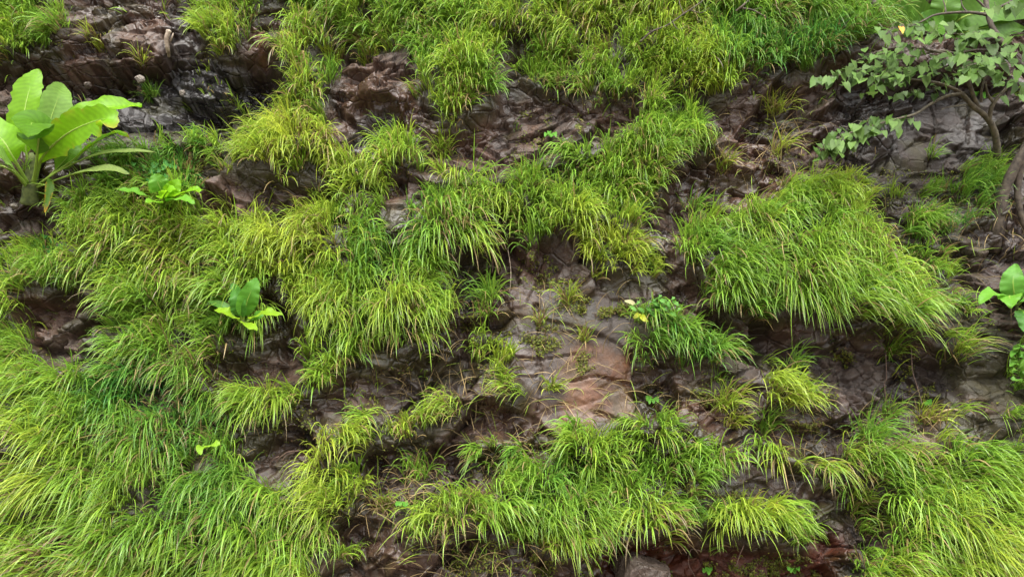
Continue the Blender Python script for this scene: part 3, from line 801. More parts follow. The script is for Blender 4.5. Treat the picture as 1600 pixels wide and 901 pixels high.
# moss and tiny-leaved ground cover
MOSSP = [([(915,470),(985,468),(982,492),(930,500),(905,492)], 700), ([(815,520),(870,505),(880,545),(840,560),(815,545)], 600),
         ([(905,560),(935,540),(930,580),(900,598)], 260), ([(805,400),(850,395),(880,440),(850,460),(810,430)], 420),
         ([(860,440),(910,430),(915,500),(870,490)], 350), ([(700,490),(745,500),(740,520),(700,515)], 220),
         ([(1050,540),(1140,600),(1120,640),(1080,620)], 200), ([(1080,612),(1110,616),(1110,634),(1078,630)], 240),
         ([(800,170),(870,175),(850,230),(800,260)], 350), ([(905,180),(912,180),(908,230),(900,230)], 200),
         ([(1200,240),(1330,235),(1340,290),(1210,290)], 700), ([(1240,255),(1500,270),(1480,330),(1330,320)], 900),
         ([(1400,540),(1430,550),(1425,620),(1398,590)], 400), ([(1300,545),(1330,550),(1325,580),(1302,570)], 220),
         ([(1440,600),(1460,600),(1440,660),(1425,640)], 250), ([(1230,660),(1300,660),(1300,672),(1235,676)], 260),
         ([(1130,770),(1200,775),(1190,800),(1130,800)], 500), ([(830,860),(880,870),(870,901),(830,901)], 300),
         ([(1100,880),(1250,870),(1290,901),(1090,901)], 900), ([(960,880),(1040,870),(1050,901),(960,901)], 400), ([(700,850),(820,840),(830,901),(700,901)], 500),
         ([(1060,730),(1130,740),(1120,790),(1060,780)], 500), ([(430,600),(500,640),(480,700),(420,680)], 300),
         ([(280,255),(330,240),(330,290),(280,290)], 500), ([(560,600),(600,640),(570,660),(530,650)], 300),
         ([(740,560),(800,520),(820,620),(760,620)], 350), ([(200,250),(330,240),(300,300),(180,300)], 600)]
LX = np.array([[-.5, 0], [0, -.12], [.5, 0], [0, 1.0]])     # tiny leaf
pu_ = []; pv_ = []
for poly, cnt in MOSSP:
    a = np.array(poly, float)
    u = rng.uniform(a[:, 0].min(), a[:, 0].max(), cnt * 3); v = rng.uniform(a[:, 1].min(), a[:, 1].max(), cnt * 3)
    mk = sample(poly_mask(poly, 6), u, v) > .5
    clump = vnoise(u / 13, v / 9, 400) > .48
    pu_.append(u[mk & clump][:cnt]); pv_.append(v[mk & clump][:cnt])
uu = rng.uniform(-20, 1620, 60000); vv = rng.uniform(-20, 920, 60000)
e = sample(COVS, uu, vv)
ok = (e > .08) & (e < .8) & (vnoise(uu / 22, vv / 14, 401) > .58) & (vnoise(uu / 7, vv / 6, 402) > .4)
pu_.append(uu[ok]); pv_.append(vv[ok])
u = np.concatenate(pu_); v = np.concatenate(pv_)
x, s, h = on_face(u, v)
k = len(x)
x = x + rng.normal(0, .012, k); s = s + rng.normal(0, .012, k); h = height_at(x, s) + rng.uniform(0, .035, k)
sz = rng.uniform(.008, .02, k)
t = np.stack([rng.normal(0, 1, k), rng.normal(.1, 1, k), rng.normal(.35, .4, k)], -1); t /= np.linalg.norm(t, axis=1, keepdims=True)
sd_ = np.cross(t, np.stack([rng.normal(0, .4, k), rng.normal(0, .4, k) + .5, np.ones(k)], -1)); sd_ /= np.linalg.norm(sd_, axis=1, keepdims=True)
c0 = np.stack([x, s, h], -1)
V = np.stack([c0 + sd_ * (LX[i, 0] * sz)[:, None] + t * (LX[i, 1] * sz * 1.3)[:, None] for i in range(4)], 1)
W = V[..., 0:1] * EX + V[..., 1:2] * ES + V[..., 2:3] * EN
mc = np.array([.10, .135, .018]) + (np.array([.19, .20, .02]) - np.array([.10, .135, .018])) * rng.random((k, 1))
mc = np.where(rng.random((k, 1)) < .22, np.array([.10, .06, .025]), mc) * rng.uniform(.5, 1.1, (k, 1))
o = quads("moss", W.reshape(-1, 3), (np.arange(k * 4).reshape(k, 4)), M_MOSS, cols=np.repeat(mc, 4, 0))
tag(o, "yellow green moss and tiny leaves on the damp rock ledges", "moss", "stuff")

# ------------------------------------------------------------------ tubes, leaves
def catmull(pts, n):
    pts = np.asarray(pts, float)
    q = np.vstack([2 * pts[0] - pts[1], pts, 2 * pts[-1] - pts[-2]])
    out = []
    segs = len(pts) - 1
    for t in np.linspace(0, segs - 1e-6, n):
        i = int(t); f = t - i
        a, b, c, d = q[i], q[i + 1], q[i + 2], q[i + 3]
        out.append(.5 * ((2 * b) + (-a + c) * f + (2 * a - 5 * b + 4 * c - d) * f * f + (-a + 3 * b - 3 * c + d) * f ** 3))
    return np.array(out)

def tube_geo(path, r0, r1, sides=9, wob=.0, seed=0):
    path = np.asarray(path); n = len(path)
    T = np.gradient(path, axis=0); T /= np.linalg.norm(T, axis=1, keepdims=True) + 1e-9
    ref = np.array([.31, -.9, .3])
    A = np.cross(T, ref); A /= np.linalg.norm(A, axis=1, keepdims=True) + 1e-9
    B = np.cross(T, A)
    rr = np.linspace(r0, r1, n) if np.isscalar(r0) else np.asarray(r0)
    rg = np.random.default_rng(seed)
    rr = rr * (1 + wob * (rg.random(n) - .5) * 2)
    th = np.linspace(0, 2 * math.pi, sides, endpoint=False)
    V = path[:, None] + rr[:, None, None] * (np.cos(th)[None, :, None] * A[:, None] + np.sin(th)[None, :, None] * B[:, None])
    V = V.reshape(-1, 3)
    f = []
    for i in range(n - 1):
        for j in range(sides):
            j2 = (j + 1) % sides
            f.append((i * sides + j, i * sides + j2, (i + 1) * sides + j2, (i + 1) * sides + j))
    m = len(V)
    V = np.vstack([V, path[0], path[-1] + T[-1] * rr[-1] * .5])
    for j in range(sides):
        j2 = (j + 1) % sides
        f.append((m, j2, j, j)); f.append((m + 1, (n - 1) * sides + j, (n - 1) * sides + j2, (n - 1) * sides + j2))
    return V, f

def poly_object(name, V, faces, mat, cols=None, parent=None, origin=None, smooth=True):
    loops = []; starts = []
    for f in faces:
        f = list(dict.fromkeys(f))
        starts.append(len(loops)); loops += f
    return make_mesh(name, V, loops, starts, mat, cols=cols, parent=parent, origin=origin, smooth=smooth)

def tubes(name, list_, mat, parent=None, origin=None):
    V = []; Fc = []; o = 0
    for v, f in list_:
        V.append(v); Fc += [tuple(a + o for a in q) for q in f]; o += len(v)
    return poly_object(name, np.vstack(V), Fc, mat, parent=parent, origin=origin)

def blade_leaf(name, path, width, normal, col_, parent, origin, petiole=.15, fold=.18, ragged=0.0, wave=.05, tip=None, shape='banana', seed=0, n=46, m=9, edgecol=None, droop_edge=0.0):
    """a broad leaf with its raised midrib as a child"""
    rg = np.random.default_rng(seed)
    c = catmull(path, n)
    T = np.gradient(c, axis=0); T /= np.linalg.norm(T, axis=1, keepdims=True)
    nv = np.asarray(normal, float)
    S = np.cross(T, nv); S /= np.linalg.norm(S, axis=1, keepdims=True)
    Nn = np.cross(S, T)
    t = np.linspace(0, 1, n)
    tt = np.clip((t - petiole) / (1 - petiole), 0, 1)
    if shape == 'banana':
        w = np.minimum(1, (tt * 5.5) ** .8) * np.clip((1 - tt) * 2.8, 0, 1) ** .62
    elif shape == 'lance':
        w = np.sin(math.pi * tt ** .85) ** .85
    else:
        w = np.sin(math.pi * tt ** .7) ** .7
    w = w * width * .44 + .005
    q = np.linspace(-1, 1, m)
    V = np.zeros((n, m, 3)); CL = np.zeros((n, m, 3))
    ph = rg.uniform(0, 6, 4)
    cutl = {}
    for i in range(n):
        for j in range(m):
            a = q[j]; side = 0 if a < 0 else 1
            rag = 1 - ragged * abs(a) ** 3 * (max(0, vn1(i * .6 + 31 * side + seed * 3.1) - .45) * 1.8)
            wv = wave * width * abs(a) ** 2 * (math.sin(t[i] * 19 + ph[side]) + .6 * math.sin(t[i] * 37 + ph[2 + side]))
            V[i, j] = c[i] + S[i] * a * w[i] * rag + Nn[i] * (abs(a) * fold * w[i] - droop_edge * a * a * w[i] + wv * min(1, tt[i] * 4))
            vein = .90 + .16 * ((i + int(abs(a) * 3)) % 2)
            CL[i, j] = np.array(col_) * vein * (1.0 + .12 * (rg.random() - .5))
            if edgecol is not None:
                e = max(0, abs(a) - .6) / .4 * max(0, vn1(i * .9 + 7 * side + seed) - .3) * 1.5 + max(0, tt[i] - .85) * 5
                e = min(1, e); CL[i, j] = CL[i, j] * (1 - e) + np.array(edgecol) * e
    idx = np.arange(n * m).reshape(n, m)
    fc = np.stack([idx[:-1, :-1], idx[:-1, 1:], idx[1:, 1:], idx[1:, :-1]], -1).reshape(-1, 4)
    o = quads(name, V.reshape(-1, 3), fc, M_BROAD, cols=CL.reshape(-1, 3), parent=parent, origin=origin)
    rr = np.linspace(.016, .002, n) * (width / .30) ** .6 * .9
    v, f = tube_geo(c - Nn * .004, rr, rr, 6)
    rb = poly_object("midrib", v, f, M_RIB, parent=o, origin=origin)
    return o

def vn1(x):
    return float(vnoise(np.array([x]), np.array([3.3]), 77)[0])

CAMDIR = lambda p: (CAM - p) / np.linalg.norm(CAM - p)

def leafy_plant(name, label, cat, base, leaves, stem=None, group=None):
    """leaves: (list of (u, v, lift), width m, normal hint, colour, opts)"""
    bu, bv, bl = base
    org = P(bu, bv, bl)
    root = empty(name, org, label, cat, group)
    if stem:
        (pts, r0, r1) = stem
        pp = catmull([P(*p) for p in pts], 12)
        v, f = tube_geo(pp, r0, r1, 12, .05)
        poly_object("stem", v, f, M_SHEATH, parent=root, origin=org)
    for i, (pts, wd, nh, cl, op) in enumerate(leaves):
        path = [P(*p) for p in pts]
        mid = path[len(path) // 2]
        nrm = CAMDIR(mid) * nh[0] + np.array([0, 0, 1.0]) * nh[1] + np.array([1.0, 0, 0]) * nh[2]
        op = dict(op); lab = op.pop('label', None)
        o = blade_leaf("leaf", path, wd, nrm, cl, root, org, seed=i + 3 + int(bu), **op)
        if lab: o['label'] = lab
    return root

GB = (.17, .37, .010); GL = (.20, .36, .07); GD = (.085, .20, .012); GP = (.20, .27, .075); GY = (.22, .38, .02)
# the big broad-leaved plant at the left
leafy_plant("broad_leaved_plant", "largest broad-leaved banana-like plant on the left ledge under the dark overhang", "plant", (48, 292, .10), [
    ([(48,280,.15),(40,230,.30),(38,180,.42),(46,140,.45),(60,108,.42)], .30, (1,.1,-.2), GB, dict(petiole=.2, ragged=.3, wave=.018)),
    ([(55,282,.12),(66,235,.25),(78,190,.32),(92,150,.34),(100,132,.26)], .30, (1,.1,.35), GL, dict(petiole=.2, wave=.018, ragged=.2)),
    ([(54,284,.18),(74,225,.42),(108,190,.58),(150,170,.62),(190,166,.58),(222,164,.5)], .27, (.75,.8,0), GB, dict(petiole=.14, ragged=.35, wave=.05, fold=.3)),
    ([(52,286,.22),(58,240,.50),(60,205,.66),(50,192,.80),(44,215,1.0)], .36, (.9,.7,-.1), GD, dict(petiole=.25, fold=.2, droop_edge=.1)),
    ([(50,286,.20),(66,246,.45),(98,214,.62),(130,196,.72),(165,186,.74),(178,200,.8)], .34, (1,.35,.1), GB, dict(petiole=.16, wave=.02, ragged=.4, edgecol=(.30,.26,.03))),
    ([(58,288,.14),(110,252,.34),(150,222,.42),(180,208,.42),(204,216,.38)], .17, (.5,1,0), GB, dict(petiole=.3, ragged=.3, edgecol=(.35,.14,.02), label="leaf with a browned tip reaching right")),
    ([(56,290,.14),(100,262,.35),(150,242,.45),(200,236,.45),(244,238,.40)], .12, (.6,.9,0), GP, dict(petiole=.3, shape='lance', wave=.02)),
    ([(58,292,.16),(100,276,.40),(140,266,.52),(175,264,.55),(202,272,.52)], .14, (.7,.8,0), GP, dict(petiole=.3, shape='lance', wave=.02)),
    ([(44,286,.18),(20,245,.42),(0,215,.50),(-40,190,.50),(-70,195,.45)], .34, (.9,.6,-.2), GB, dict(petiole=.2)),
    ([(42,288,.20),(10,252,.50),(-20,232,.70),(-60,230,.75)], .30, (.8,.7,-.2), GL, dict(petiole=.2)),
    ([(40,290,.22),(20,268,.50),(-10,258,.70),(-40,270,.80)], .16, (.7,.8,-.2), GP, dict(petiole=.3, shape='lance')),
    ([(60,292,.10),(90,262,.22),(110,240,.25),(125,222,.20)], .16, (1,.3,.2), GD, dict(petiole=.3)),
    ([(74,296,.30),(78,282,.36),(76,300,.38),(70,332,.36)], .07, (1,.0,.4), (.10,.20,.03), dict(petiole=.2, shape='lance', edgecol=(.55,.22,.02), label="small dying leaf with an orange tip hanging below the plant")),
  ], stem=([(46,318,.02),(47,300,.08),(50,270,.16),(52,240,.24)], .085, .04))

leafy_plant("broad_leaved_plant", "low broad-leaved rosette on the sward right of the largest broad-leaved plant", "plant", (250, 322, .18), [
    ([(250,318,.2),(252,300,.36),(246,284,.44),(240,272,.46)], .20, (1,.5,-.2), (.12,.30,.03), dict(petiole=.2, shape='oval')),
    ([(248,318,.2),(228,305,.42),(205,298,.5),(182,296,.5)], .13, (.6,.9,0), (.12,.30,.03), dict(petiole=.25, shape='lance')),
    ([(254,318,.2),(264,304,.40),(272,292,.46),(280,280,.46)], .15, (1,.5,.2), GB, dict(petiole=.2, shape='oval')),
    ([(256,319,.2),(275,306,.42),(295,298,.52),(317,296,.5)], .19, (.6,.9,0), GB, dict(petiole=.2, shape='oval')),
    ([(250,322,.2),(246,316,.5),(238,314,.62),(228,316,.68)], .12, (.6,.9,0), (.15,.34,.02), dict(petiole=.2, shape='oval')),
    ([(256,322,.2),(268,312,.50),(286,310,.60),(304,318,.6)], .13, (.7,.8,0), (.14,.34,.03), dict(petiole=.2, shape='oval')),
    ([(252,320,.2),(256,306,.46),(262,298,.56),(266,300,.66)], .16, (.9,.6,0), GB, dict(petiole=.2, shape='oval')),
  ], group="broad-leaved seedlings in the grass")
leafy_plant("broad_leaved_plant", "broad-leaved seedling in grass left of centre with two upright leaves", "plant", (380, 505, .20), [
    ([(380,502,.25),(384,478,.36),(392,455,.42),(402,434,.40)], .19, (1,.2,.3), (.10,.27,.03), dict(petiole=.12, shape='oval', fold=.1)),
    ([(378,502,.25),(374,482,.36),(370,462,.40),(364,442,.34)], .15, (1,.2,-.4), (.075,.22,.03), dict(petiole=.12, shape='oval')),
    ([(377,504,.25),(366,494,.46),(352,486,.54),(335,484,.50)], .11, (.8,.8,0), GY, dict(petiole=.2, shape='oval')),
    ([(384,504,.25),(398,494,.46),(418,488,.54),(442,492,.5)], .12, (.7,.8,0), GY, dict(petiole=.2, shape='oval')),
    ([(380,506,.25),(384,504,.50),(390,508,.64),(402,516,.68)], .11, (.9,.6,.2), GY, dict(petiole=.2, shape='oval')),
    ([(376,503,.25),(362,490,.34),(348,478,.36),(326,470,.32)], .09, (1,.5,0), (.09,.22,.03), dict(petiole=.25, shape='oval')),
    ([(384,502,.25),(396,496,.36),(404,492,.4),(414,488,.4)], .09, (1,.5,.2), (.10,.27,.03), dict(petiole=.2, shape='oval')),
  ], stem=([(381,528,.12),(380,515,.18),(380,500,.26)], .022, .014), group="broad-leaved seedlings in the grass")
leafy_plant("broad_leaved_plant", "oval-leaved seedling at the right edge in front of bare rock", "plant", (1590, 485, .10), [
    ([(1586,476,.2),(1584,455,.30),(1583,435,.34),(1586,412,.32)], .22, (1,.15,0), (.13,.33,.05), dict(petiole=.12, shape='oval')),
    ([(1580,474,.2),(1566,462,.36),(1548,458,.44),(1530,474,.46)], .17, (.8,.8,0), (.15,.36,.04), dict(petiole=.15, shape='oval')),
    ([(1586,474,.2),(1578,462,.40),(1578,466,.50),(1582,480,.56)], .20, (.9,.5,0), (.15,.36,.04), dict(petiole=.15, shape='oval')),
    ([(1590,476,.2),(1604,462,.36),(1620,455,.42),(1640,460,.42)], .18, (.8,.8,0), (.13,.33,.05), dict(petiole=.15, shape='oval')),
    ([(1592,482,.2),(1600,488,.32),(1602,502,.36),(1600,518,.36)], .16, (1,.3,.2), (.10,.27,.05), dict(petiole=.15, shape='oval')),
  ], stem=([(1598,530,-.02),(1594,505,.06),(1588,474,.2)], .016, .012), group="broad-leaved seedlings in the grass")

def small_plant(name, label, base, leaves, group=None, cat="plant"):
    return leafy_plant(name, label, cat, base, leaves, group=group)

small_plant("broad_leaved_plant", "single pale jagged leaf poking out above the hollow near the picture centre", (776, 388, .1), [
    ([(778,386,.12),(774,381,.3),(766,381,.36),(757,380,.36)], .07, (.6,.9,0), (.22,.38,.06), dict(petiole=.1, shape='oval', ragged=.5, n=16, m=5)),
    ([(778,386,.12),(780,381,.3),(784,379,.36),(790,380,.36)], .06, (.6,.9,0), (.22,.38,.06), dict(petiole=.1, shape='oval', ragged=.5, n=16, m=5))],
    "broad-leaved seedlings in the grass")
small_plant("broad_leaved_plant", "tiny lime green seedling of two leaves in the lower left sward", (322, 700, .2), [
    ([(320,700,.25),(328,695,.45),(336,693,.5),(344,694,.5)], .085, (.8,.7,0), (.22,.38,.03), dict(petiole=.1, shape='oval', n=14, m=5)),
    ([(320,700,.25),(314,697,.45),(312,702,.5),(314,710,.52)], .06, (1,.4,0), (.22,.38,.03), dict(petiole=.1, shape='oval', n=14, m=5))],
    "broad-leaved seedlings in the grass")

# plant with compound leaves and two yellow leaves above the dark green clump
lv = []
for (px_, py_, ex, ey, ln) in [(1008,488,1052,470,7),(1006,486,1030,466,5),(1010,490,1055,488,6),(1004,486,985,478,3),(1008,488,1038,478,6)]:
    for k in range(ln):
        f = (k + 1) / ln
        cx = px_ + (ex - px_) * f; cy = py_ + (ey - py_) * f - 4 * math.sin(f * 3)
        sgn = 1 if k % 2 else -1
        lv.append(([(cx, cy, .30 + .15 * f), (cx + 4, cy - sgn * 4, .36 + .15 * f), (cx + 9, cy - sgn * 7 + 1, .36 + .15 * f)], .035,
                   (.8, .7, .1), (.13, .30, .06), dict(petiole=.05, shape='oval', n=8, m=5)))
lv += [([(1003,488,.3),(994,478,.4),(986,472,.42),(976,470,.42)], .04, (.8,.6,0), (.45,.42,.22), dict(petiole=.4, shape='oval', n=12, m=5, label="pale cream dying leaf")),
       ([(1006,490,.3),(1003,492,.42),(1006,498,.46),(1013,502,.46)], .045, (.9,.5,0), (.36,.38,.03), dict(petiole=.2, shape='oval', n=12, m=5, label="bright yellow leaf")),
       ([(1003,490,.3),(998,490,.42),(994,494,.46),(990,497,.46)], .035, (.9,.5,0), (.36,.38,.04), dict(petiole=.2, shape='oval', n=12, m=5, label="bright yellow leaf"))]
leafy_plant("leafy_plant", "small plant with feathery leaves and two yellow leaves on top of the dark green clump", "plant", (1008, 500, .12), lv,
            stem=([(1010,508,.05),(1008,496,.2),(1006,486,.3)], .010, .006))
# fern-like plant on the right edge
lv = []
rgf = random.Random(5)
for k in range(8):
    f = k / 7
    for sgn in (-1, 1):
        cx = 1596 - 6 * math.sin(f * 2.2); cy = 596 - f * 50 + rgf.uniform(-3, 3); r_ = (16 - 8 * f) * rgf.uniform(.75, 1.15)
        lv.append(([(cx, cy, .25), (cx + sgn * r_ * .5, cy - 5, .31 + rgf.uniform(-.03, .05)), (cx + sgn * r_, cy - rgf.uniform(-4, 6), .31 + rgf.uniform(-.05, .05))],
                   .05 * rgf.uniform(.7, 1.2), (.8, .6, rgf.uniform(-.4, .4)), (.09 + .04 * rgf.random(), .25, .035), dict(petiole=.05, shape='oval', n=10, m=5)))
leafy_plant("leafy_plant", "pinnate green plant cut by the right edge below the oval-leaved seedling", "plant", (1592, 596, .12), lv,
            stem=([(1598,604,.1),(1592,570,.24),(1594,544,.26)], .008, .004))
# small weeds beneath the left rosettes
WEEDS = [(262,268,"leafy weed behind the low rosette on the left ledge"), (215,272,"leafy weed between the largest plant and the low rosette"),
         (140,335,"leafy weed hanging at the dark recess under the largest plant"), (75,385,"dark leafy weed on the left ledge under the dark recess"),
         (1446,630,"tiny bright weed on wet rock in the lower right"), (1530,150,"leafy sprig on the dark wall beside the tree roots"),
         (1108,893,"clover-like weed at the bottom edge by the red hollow"), (1240,890,"round-leaved weed at the bottom edge below the overhang"),
         (860,212,"tiny sprout in a crack of the upper centre rock"), (628,790,"tiny sprout in the earth hollow, lower left of centre"), (1019,625,"tiny leafy sprout in the crack beside the reddish slab")]
for i, (u, v, lab) in enumerate(WEEDS):
    rg = random.Random(i)
    big = i in (0, 1, 2, 3)
    lv = []
    for k in range(16 if big else 6):
        a = rg.uniform(0, 6.28); r = rg.uniform(6, 20 if big else 9)
        cu, cv = u + (r if big else 4) * math.cos(a), v + .7 * (r if big else 3) * math.sin(a)
        x, s, h = on_face(np.array([cu]), np.array([cv])); h = float(h[0])
        e = 9 if big else 5
        lv.append(([(cu, cv, h + .02), (cu + e * .5 * math.cos(a), cv - 5, h + .09), (cu + e * math.cos(a), cv - 1 + rg.uniform(0, 5), h + .12)],
                   .05 if big else .035, (.8, .6, 0), (.07, .22, .045) if big else (.12, .32, .04), dict(petiole=.1, shape='oval', n=8, m=5)))
    x, s, h = on_face(np.array([float(u)]), np.array([float(v)]))
    leafy_plant("weed", lab, "weed", (u, v, float(h[0])), lv, group="small leafy weeds")

# ------------------------------------------------------------------ tree on the right
TL = .55
def tp(pts): return [P(u, v, l) for u, v, l in pts]
torg = P(1562, 372, -.1)
tree = empty("tree", torg, "small tree with heart-shaped leaves leaning out over the rock from the right edge", "tree")
def branch(name, pts, r0, r1, mat, parent=tree, n=24, wob=.08, seed=1):
    v, f = tube_geo(catmull(tp(pts), n), r0, r1, 10, wob, seed)
    return poly_object(name, v, f, mat, parent=parent, origin=torg)
branch("trunk", [(1552,392,-.15),(1560,350,.02),(1566,310,.12),(1580,272,.22),(1600,235,.32),(1620,190,.40),(1618,140,.48),(1590,100,.55),(1562,62,.6),(1546,32,.62),(1540,-10,.62),(1545,-60,.6)], .055, .018, M_BARK, n=40)
branch("root", [(1600,236,.30),(1590,290,.16),(1596,340,.05),(1610,380,-.1)], .04, .02, M_BARK)
st = branch("trunk", [(1558,248,-.12),(1557,222,.02),(1551,198,.14),(1538,180,.22),(1520,166,.28),(1506,150,.33),(1494,141,.36),(1470,131,.40),(1440,126,.46),(1408,122,.5)], .036, .008, M_BARK2, n=34, seed=3)
branch("branch", [(1506,146,.33),(1480,150,.40),(1455,162,.46),(1430,178,.52),(1400,186,.56),(1350,200,.6),(1310,215,.62),(1278,232,.62)], .016, .004, M_BARK2, n=30)
branch("branch", [(1545,190,.18),(1548,172,.26),(1556,156,.32),(1572,138,.38),(1580,126,.4)], .024, .012, M_BARK2)
branch("branch", [(1552,160,.30),(1543,146,.36),(1540,128,.4)], .014, .007, M_BARK2)
branch("branch", [(1533,160,.26),(1534,140,.34),(1540,118,.4)], .014, .008, M_BARK2)
branch("branch", [(1528,168,.26),(1520,148,.33),(1508,110,.45),(1500,90,.5),(1470,80,.56),(1420,90,.62),(1350,108,.66),(1295,122,.66)], .022, .004, M_BARK2, n=36)
branch("branch", [(1545,24,.62),(1520,20,.66),(1490,20,.7),(1460,24,.72),(1440,34,.74),(1420,42,.74)], .016, .005, M_BARK)
branch("branch", [(1546,22,.62),(1562,12,.64),(1580,2,.66),(1600,-15,.66)], .018, .010, M_BARK)
branch("branch", [(1543,20,.62),(1535,8,.64),(1522,-4,.66)], .014, .008, M_BARK)
branch("branch", [(1478,22,.7),(1476,8,.7),(1470,-8,.7)], .008, .004, M_BARK)
branch("branch", [(1512,20,.68),(1504,10,.68),(1500,-6,.7)], .008, .004, M_BARK)
branch("branch", [(1590,100,.55),(1560,84,.62),(1530,78,.68),(1500,82,.72)], .020, .006, M_BARK)
branch("branch", [(1500,90,.5),(1440,76,.64),(1400,74,.68),(1360,84,.7)], .012, .004, M_BARK2)
branch("branch", [(1520,162,.28),(1480,168,.36),(1470,172,.4)], .006, .003, M_BARK2)

HEART = np.array([[0,0,0],[.20,.10,.035],[.42,-.02,.05],[.50,.28,.06],[.38,.62,.03],[.17,.88,0],[0,1.12,-.03],[-.17,.88,0],[-.38,.62,.03],[-.50,.28,.06],[-.42,-.02,.05],[-.20,.10,.035],[0,.45,-.02]])
HF = [(0,1,2,3,12),(12,3,4),(12,4,5),(12,5,6),(12,6,7),(12,7,8),(12,8,9),(0,12,9,10,11)]
def hearts(sprays):
    V = []; Fc = []; CL = []; tw = []
    rg = np.random.default_rng(44)
    for (pts, cnt, spread_px, size) in sprays:
        c = catmull(np.array(pts, float), 60)
        for k in range(max(1, int(cnt * .62))):
            f = rg.random() ** .9
            q = c[int(f * 59)]
            base = P(*q)
            cu = q[0] + rg.normal(0, spread_px); cv = q[1] + rg.normal(0, spread_px * .5) + 2; l = q[2] + rg.normal(0, .10)
            p = P(cu, cv, l)
            sz = size * rg.uniform(.5, 1.15)
            tdir = np.array([rg.normal(-.25, .45), -.35 + rg.normal(0, .3), -.85 + rg.normal(0, .35)]); tdir /= np.linalg.norm(tdir)
            nn = np.array([rg.normal(0, .35), -.55 + rg.normal(0, .3), .8]); nn -= tdir * (nn @ tdir); nn /= np.linalg.norm(nn)
            sdv = np.cross(tdir, nn)
            L = p + sz * (HEART[:, 0:1] * .86 * sdv + HEART[:, 1:2] * 1.18 * tdir + HEART[:, 2:3] * 1.6 * nn * rg.uniform(.2, 1.2))
            o = len(V) * 13
            V.append(L); Fc += [tuple(a + o for a in q_) for q_ in HF]
            cbase = np.array([.085, .165, .030]) if rg.random() < .6 else np.array([.12, .21, .045])
            cbase = cbase * rg.uniform(.5, 1.15)
            CL.append(np.repeat(cbase[None], 13, 0))
            if np.linalg.norm(p - base) < .25 and k % 3 == 0: tw.append(tube_geo(np.array([base, (base + p) / 2 + [0, 0, .02], p]), .003, .0015, 4))
    return np.vstack(V), Fc, np.vstack(CL), tw
SPR = [
 ([(1600,150,.6),(1570,120,.68),(1540,70,.72)], 50, 22, .11),
 ([(1480,40,.74),(1440,56,.74),(1390,70,.72)], 40, 16, .10),
 ([(1500,110,.66),(1430,112,.66),(1350,118,.66)], 60, 16, .10),
 ([(1416,186,.56),(1370,196,.6),(1320,212,.62),(1275,236,.62)], 120, 12, .09),
 ([(1400,180,.56),(1350,190,.6),(1310,205,.62)], 30, 10, .085),
 ([(1470,140,.44),(1430,142,.5),(1395,150,.54)], 34, 9, .085),
 ([(1460,92,.6),(1400,98,.64),(1340,108,.66),(1293,124,.66)], 110, 15, .095),
 ([(1440,78,.62),(1400,80,.66),(1350,92,.68)], 60, 12, .09),
 ([(1370,130,.62),(1360,140,.62),(1355,148,.62)], 16, 8, .085),
 ([(1420,118,.6),(1380,124,.62)], 26, 9, .09),
 ([(1445,30,.72),(1415,40,.74),(1375,50,.74)], 40, 12, .09),
 ([(1530,80,.68),(1500,84,.7),(1470,90,.72)], 46, 14, .105),
 ([(1560,58,.66),(1530,52,.72),(1500,56,.76)], 46, 16, .105),
 ([(1600,50,.6),(1575,60,.66),(1550,90,.7)], 40, 16, .11),
 ([(1560,98,.66),(1530,100,.74),(1500,106,.78)], 46, 13, .12),
 ([(1500,105,.74),(1492,120,.76),(1488,130,.76)], 10, 6, .10),
 ([(1600,0,.66),(1580,6,.7),(1550,4,.7)], 18, 12, .10),
 ([(1640,80,.6),(1620,70,.64),(1600,100,.66)], 30, 18, .11),
]
V, Fc, CL, tw = hearts(SPR)
poly_object("foliage", V, Fc, M_TREELEAF, cols=CL, parent=tree, origin=torg, smooth=True)
for v_, f_ in tw: poly_object("twig", v_, f_, M_BARK2, parent=tree, origin=torg)
V, Fc, CL, tw = hearts([([(1407,40,.8),(1407.5,40,.8)], 1, .1, .11)])
o = poly_object("leaf", V, Fc, M_TREELEAF, cols=np.zeros_like(CL) + np.array([.75, .38, .05]), parent=tree, origin=torg)
o['label'] = "single orange yellow leaf"

# big plants above the crest on the right
leafy_plant("broad_leaved_plant", "bright broad leaves growing behind the tree at the top right", "plant", (1480, 60, -.1), [
    ([(1440,60,-.1),(1420,40,.1),(1395,20,.2),(1375,0,.25),(1360,-25,.2)], .30, (1,.3,0), (.09,.20,.03), dict(petiole=.1)),
    ([(1470,60,-.1),(1440,25,.1),(1410,0,.2),(1370,-8,.25)], .26, (1,.5,0), (.10,.22,.03), dict(petiole=.1)),
    ([(1470,60,-.1),(1500,30,.15),(1540,18,.25),(1590,12,.25),(1630,25,.2)], .34, (1,.4,0), (.10,.215,.03), dict(petiole=.1)),
    ([(1480,60,-.1),(1510,50,.15),(1550,42,.2),(1600,46,.2)], .26, (1,.4,0), (.085,.19,.028), dict(petiole=.1)),
    ([(1460,58,-.1),(1470,30,.1),(1478,5,.2),(1480,-25,.2)], .30, (1,.3,.2), (.10,.22,.03), dict(petiole=.1)),
    ([(1470,62,-.1),(1462,44,.1),(1458,30,.2),(1440,22,.3)], .2, (1,.3,-.3), (.10,.24,.04), dict(petiole=.1)),
  ])
leafy_plant("broad_leaved_plant", "broad leaf rising over the crest in the top sward, left of the tree", "plant", (1262, 14, .05), [
    ([(1262,14,.1),(1266,4,.25),(1280,-4,.3),(1295,-14,.3)], .14, (1,.4,0), (.15,.35,.04), dict(petiole=.1)),
    ([(1262,14,.1),(1250,2,.25),(1236,-6,.3),(1218,-8,.3)], .14, (.8,.7,0), (.15,.35,.04), dict(petiole=.1)),
    ([(1262,14,.1),(1262,0,.22),(1256,-14,.25)], .12, (1,.3,0), (.12,.28,.04), dict(petiole=.1)),
  ])

